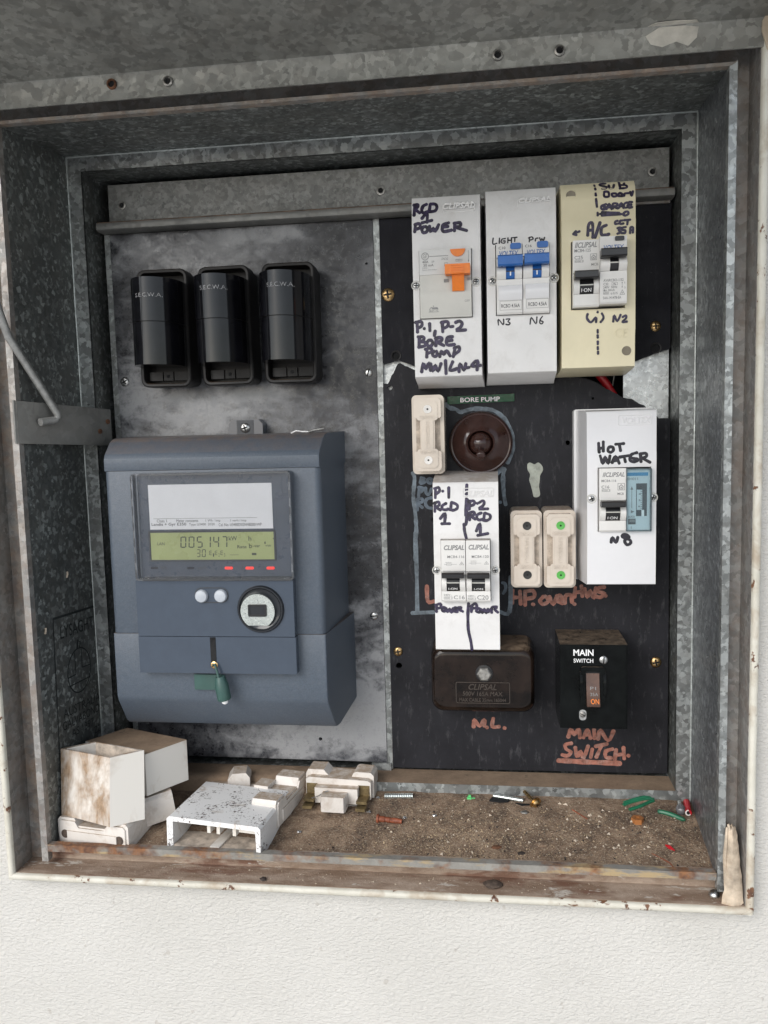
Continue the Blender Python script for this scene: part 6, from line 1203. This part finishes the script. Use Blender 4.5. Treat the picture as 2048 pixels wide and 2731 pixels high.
# small bits
def bit(name, label, cat, builder, mat, bev=0.0, group=None):
    bm = nb(); builder(bm); c = Vector((0, 0, 0))
    for v in bm.verts: c += v.co
    c /= len(bm.verts); o = obj(name, bm, mat, None, bev=bev, org=tuple(c)); return tag(o, label, cat, group)
def rodthread(bm, a, b2, r, pitch=.9):
    A, Bv = Vector(a), Vector(b2); n = int((Bv - A).length / pitch); pts = []; rs = []
    for i in range(n + 1): pts.append(A.lerp(Bv, i / n)); rs.append(r if i % 2 else r * .84)
    tube(bm, pts, rs, 12)
bit('threaded_stud', 'short zinc-plated threaded stud beside the fuse carrier', 'stud', lambda bm: rodthread(bm, (-89.5, -32, -296.2), (-66.7, -31, -295.8), 2.3), 'zinc')
bit('wall_plug', 'dirty red plastic wall plug on the dirt', 'wall plug', lambda bm: tube(bm, [(-92, -60.5, -301.2), (-90.4, -60.6, -301.2), (-90, -60.7, -301.2), (-86, -61, -301.4), (-85.4, -61, -301.4), (-82, -61.4, -301.6), (-81.4, -61.4, -301.6), (-78, -61.7, -301.8), (-72.4, -62.2, -302)], [3.4, 3.4, 2.3, 2.3, 1.9, 2.3, 1.9, 2.2, 1.7], 12), 'red_plug')
bit('threaded_stud', 'long zinc-plated threaded stud partly buried beside the washered screw', 'stud', lambda bm: rodthread(bm, (-2, -25, -296.0), (21.5, -31, -296.6), 1.9), 'zinc')
sw = thing('loose_screw', (30, -33, -298), 'brass-coloured screw with a washer lying on the dirt', 'screw')
rodthread(nbm := nb(), (22.5, -24.5, -291.8), (30.5, -36, -295.6), 1.5); obj('shank', nbm, 'gold_screw', sw)
d_ = (Vector((30.5, -36, -295.6)) - Vector((22.5, -24.5, -291.8))).normalized(); p_ = Vector((30.5, -36, -295.6))
tube(nbm := nb(), [p_, p_ + d_ * .9], 5.0, 22); obj('washer', nbm, 'gold_screw', sw, bev=.2)
tube(nbm := nb(), [p_ + d_ * .9, p_ + d_ * 1.8, p_ + d_ * 3.0, p_ + d_ * 3.5], [3.4, 3.5, 2.6, 1.2], 18); obj('head', nbm, 'gold_screw', sw)
bm = nb()
for a in (0, 1):
    e1 = d_.cross(Vector((0, 0, 1))).normalized(); e2 = d_.cross(e1); u_, v_ = (e1, e2) if a else (e2, e1); c = p_ + d_ * 3.4
    vs = [bm.verts.new(c + u_ * q * 1.5 + v_ * s * .32 + d_ * h_) for q, s in ((-1, -1), (1, -1), (1, 1), (-1, 1)) for h_ in (.2,)]; bm.faces.new(vs)
obj('slot', bm, 'void_black', sw, flat=True)
def patch(bm, pts, z, th=.5): prism(bm, pts, z, z + th, 'z')
bit('tape_scrap', 'black scrap of insulating tape on the dirt', 'scrap', lambda bm: patch(bm, [(-5.3, -33), (3, -35), (9.6, -33.6), (11.5, -28), (5, -24.5), (-.3, -22.4), (-3, -27)], -297.2, 1.0), 'void_black')
bit('tape_scrap', 'small black scrap under the washered screw', 'scrap', lambda bm: patch(bm, [(15, -34), (20, -37), (27, -36), (25, -31), (18, -29.5)], -298.6, 1.0), 'void_black')
bit('plastic_chip', 'bright green plastic crumb on the dirt', 'plastic chip', lambda bm: (box(bm, -23, -19.5, -31, -28.8, -298, -295.6), box(bm, -19.6, -16.6, -30, -28.4, -298, -296.4), box(bm, -22, -20, -29.6, -28, -296, -294.4)), 'lime_plastic', .3)
for k, P in enumerate(([(98.6, -32, -297.2), (104.9, -28.6, -296.2), (115, -24.6, -295.2), (123.3, -23.6, -295.2)], [(99.4, -30.6, -296), (108, -26.8, -294.6), (116, -24, -293.8), (121, -23, -294)], [(102.3, -37.8, -298), (111.6, -33, -297), (119, -28, -296), (122.8, -25.8, -295.6)])):
    bit('wire_offcut', ('lowest', 'topmost', 'frontmost')[k] + ' of the three green wire offcuts bundled near the back corner', 'wire offcut', lambda bm: tube(bm, spline(P, 4), 1.35, 10), 'green_insulation', group='green wire offcuts')
bit('insulation_strip', 'flat green strip of cable insulation on the dirt', 'insulation strip', lambda bm: tube(bm, spline([(123.2, -38.8, -298), (128, -40.4, -298), (134, -43.6, -298.6), (141.7, -48.8, -299.8)], 4), [1.0] + [1.7] * 11 + [.5], 8), 'green_insulation')
nu = thing('plastic_nut', (106, -51, -302), 'amber plastic hexagon nut on the dirt', 'nut')
bm = nb(); o_ = circ(106.2, -50.5, 4.7, 6); i_ = circ(106.2, -50.5, 1.9, 6)
R_ = [[bm.verts.new((p[0], p[1], z)) for p in q] for q, z in ((o_, -302), (o_, -298.0), (i_, -298.0), (i_, -302))]
for a, c in zip(R_, R_[1:]):
    for k in range(6): bm.faces.new((a[k], a[(k + 1) % 6], c[(k + 1) % 6], c[k]))
obj('nut', bm, 'amber_plastic', nu, bev=.4)
bt = thing('bootlace_sleeve', (146, -33, -298), 'red insulating sleeve with a pale end in the back right corner', 'sleeve')
tube(nbm := nb(), [(145.2, -42.6, -296.6), (145.7, -40, -296.4), (147.0, -28, -294.6)], 2.5, 14); obj('sleeve', nbm, 'red_insulation', bt)
o = obj('sleeve_end', lathe(nb(), [(2.45, -42.75), (1.5, -42.8), (1.4, -42.6)], 145.2, -296.6, 14), 'plug_white', bt); obj('bore', lathe(nb(), [(1.4, -42.78), (0, -42.76)], 145.2, -296.6, 12), 'void_black', bt)
bl = thing('indicator_bulb', (140, -37, -298), 'tiny glass bulb with a metal cap beside the red sleeve', 'bulb')
tube(nbm := nb(), [(141.6, -28.6, -294.8), (141.3, -32, -295.4), (141.2, -33, -295.6)], [1.8, 1.8, 2.0], 12); obj('cap', nbm, 'steel', bl)
tube(nbm := nb(), [(141.2, -33, -295.6), (140.9, -35.5, -296), (140.5, -38.5, -296.6), (140.2, -41, -297), (140.1, -42.2, -297.3)], [2.0, 3.4, 3.9, 3.0, 1.0], 14); obj('glass', nbm, 'glass_bulb', bl)
bit('insulation_chip', 'red sliver of cable insulation near the front right of the floor', 'insulation chip', lambda bm: tube(bm, [(121.5, -76.6, -305.4), (124, -79.4, -305.6), (126.8, -82.4, -306.4)], [.5, 1.5, .4], 6), 'red_insulation')
bit('wire_hair', 'thin reddish strand curling near the front right of the floor', 'strand', lambda bm: tube(bm, spline([(110, -86, -307.4), (116, -91, -308.2), (120.5, -95, -309), (122.8, -101, -310)], 4), .45, 6), 'red_plug')
bit('wire_hair', 'thin rusty strand lying straight in the middle of the dirt', 'strand', lambda bm: tube(bm, [(58.9, -39.2, -298.8), (63, -44, -299.4), (69.1, -49.9, -300.8)], .45, 6), 'red_plug')
def lump(bm, c, r, sq=.5, n=2):
    q = bmesh.ops.create_icosphere(bm, subdivisions=n, radius=r)
    for v in q['verts']: v.co = Vector(c) + Vector((v.co.x * (1 + .3 * mnoise.noise(v.co * .4)), v.co.y * .8, v.co.z * sq)) * (1 + .35 * mnoise.noise(v.co * .7 + Vector(c)))
bit('rust_flake', 'reddish rust flake near the front of the floor', 'flake', lambda bm: lump(bm, (.1, -85, -307.6), 4.2, .22), 'rusty_steel')
bit('dirt_clod', 'greyish clod of dirt left of the amber nut', 'clod', lambda bm: lump(bm, (33, -80, -306.8), 5.2, .28), 'floor_dirt')
bit('dead_insect', 'dark shrivelled crumb near the front edge of the floor', 'crumb', lambda bm: lump(bm, (17.9, -90, -308.8), 3.4, .25), 'grit_dark')
bit('grey_stone', 'small grey chip beside the washered screw', 'chip', lambda bm: lump(bm, (22, -44, -300), 3.2, .4), 'dull_steel')
for k, (x, y, lab) in enumerate(((-70.7, -57, 'foil crumb beside the red wall plug'), (-47.7, -53, 'foil crumb right of the red wall plug'), (-99.9, -51.5, 'foil crumb below the fuse carrier'), (-95, -33, 'foil crumb at the end of the short stud'), (-150, -78, 'foil crumb right of the speckled cover'))):
    bit('foil_crumb', lab, 'foil', lambda bm: lump(bm, (x, y, floorz(y) + 1.6), 2.0, .5, 1), 'foil', group='foil crumbs')
# splintered timber packer standing in the right gutter
wp = thing('timber_packer', (158, -112, -325), 'splintered strip of weathered timber wedged in the bottom right of the gutter', 'timber')
bm = nb(); n = 16; rows = []
for i in range(n + 1):
    u = i / n; z = -323.5 + 53 * u; xl = 150.6 + 3.4 * u - 3.2 * max(0, .25 - u) * 2; xr = 163.2 - 2.2 * u - 1.8 * max(0, u - .6) * 2.2; y = -119.5 + 7 * u
    if i == n: z -= 1.5
    rw = []
    for k in range(7):
        v = k / 6; x = xl + (xr - xl) * v; jz = (random.uniform(-3, 2.4) if i in (0, n) else 0)
        rw.append(bm.verts.new((x + random.uniform(-.35, .35), y - 2.2 * math.sin(math.pi * v) - 1.5 * mnoise.noise(Vector((x * .45, 0, z * .04))) + random.uniform(-.2, .2), z + jz)))
    rows.append(rw)
for a, c in zip(rows, rows[1:]):
    for k in range(6): bm.faces.new((a[k], a[k + 1], c[k + 1], c[k]))
bmesh.ops.recalc_face_normals(bm, faces=bm.faces); bmesh.ops.solidify(bm, geom=bm.faces[:], thickness=3.0)
obj('strip', bm, 'weathered_timber', wp, angle=60)
bm = nb()
for q in (((153.5, -114, -272), (152.2, -115, -292), (151.8, -117, -312)), ((160.5, -114, -290), (162, -117, -310), (163, -119, -322))): tube(bm, q, [.7, 1.3, .5], 6)
obj('splinter', bm, 'weathered_timber', wp)
# screw head and leaf debris in the lower gutter
gs = thing('loose_screw', (146, -112, -322), 'bright dome screw head in the bottom right of the gutter', 'screw')
bm = nb(); tube(bm, [(147, -110, -322.6), (146.8, -111, -320.8), (146.6, -111.5, -319.6)], [3.8, 3.4, 1.6], 18); obj('head', bm, 'steel', gs, angle=60)
bit('leaf_scrap', 'dark furry scrap of debris in the bottom gutter below the dirt', 'debris', lambda bm: lump(bm, (-3, -110, -322), 7, .2), 'dirt_brown')
bit('leaf_scrap', 'small black crumb in the bottom gutter below the speckled cover', 'debris', lambda bm: lump(bm, (-168, -117, -322), 2.6, .35), 'grit_dark')
bm = nb(); rows = []
for i in range(45):
    x = -318 + 214 * i / 44; e = 3.0 * mnoise.noise(Vector((x * .06, 3, 1))) + 1.2 * mnoise.noise(Vector((x * .3, 5, 1)))
    rows.append([bm.verts.new(p) for p in ((x, -14, B2 + .7), (x, -23.6, B2 + .9), (x + .3, -25.6, B2 - 1.2), (x, -29 + e * .5, -295.2), (x + .5, -32.5 + e, -297.0))])
for r0, r1 in zip(rows, rows[1:]):
    for k in range(4): bm.faces.new((r0[k], r0[k + 1], r1[k + 1], r1[k]))
obj('paper_scrap', bm, 'settled_dust', None, org=(-205, -27, -296), angle=60); tag(bpy.data.objects['paper_scrap'], 'torn strip of brown dusty paper along the back of the floor under the meter', 'paper')

# ------------------------------------------------------------------ grit and crumbs
def grit(name, mat, n, rmin, rmax, xr, yr, label, dens=None, gut=False):
    V = []; F = []
    while n > 0:
        x = random.uniform(*xr); y = random.uniform(*yr)
        if dens and random.random() > dens(x, y): continue
        n -= 1
        r = random.uniform(rmin, rmax) * (1 if random.random() < .9 else 1.8)
        h = 1.2 * mnoise.noise(Vector((x * .03, y * .05, 2))) + .5 * mnoise.noise(Vector((x * .12, y * .12, 5)))
        z = (OB + .1 if gut else floorz(y) + .6 + h * .8) + r * .3; a = random.uniform(0, 6.3); k0 = len(V)
        for q in range(3): V.append((x + r * math.cos(a + q * 2.1) * random.uniform(.6, 1.3), y + r * math.sin(a + q * 2.1) * random.uniform(.6, 1.2), z - r * .3))
        V.append((x + random.uniform(-.3, .3) * r, y + random.uniform(-.3, .3) * r, z + r * random.uniform(.3, .7)))
        F += [(k0, k0 + 1, k0 + 3), (k0 + 1, k0 + 2, k0 + 3), (k0 + 2, k0, k0 + 3)]
    me = bpy.data.meshes.new(name); me.from_pydata([(x * K, y * K, z * K) for x, y, z in V], [], F); me.materials.append(MATS[mat]); o = bpy.data.objects.new(name, me); col.objects.link(o)
    o['kind'] = 'stuff'; tag(o, label, 'grit')
XR, YR = (-330, 148), (-107, -26)
right = lambda x, y: .15 + .85 * min(1, max(0, (x + 160) / 120))
grit('pale_grit', 'grit_pale', 900, .25, .75, XR, YR, 'pale crumbs scattered over the dirt', right)
grit('sandy_grit', 'grit_tan', 4200, .25, .62, XR, YR, 'fine tan grit over the box floor', lambda x, y: right(x, y) * (.25 + .75 * math.exp(-((x + 40) / 70) ** 2 - ((y + 82) / 22) ** 2)))
grit('dark_grit', 'grit_dark', 1500, .25, .8, XR, YR, 'dark crumbs over the box floor', right)
grit('paper_flakes', 'paper_flake', 60, .9, 1.9, (-60, 140), YR, 'tan flakes scattered on the dirt')
grit('gutter_grit', 'grit_pale', 260, .2, .55, (-350, 160), (-119, -101), 'crumbs lying in the bottom gutter', gut=True)
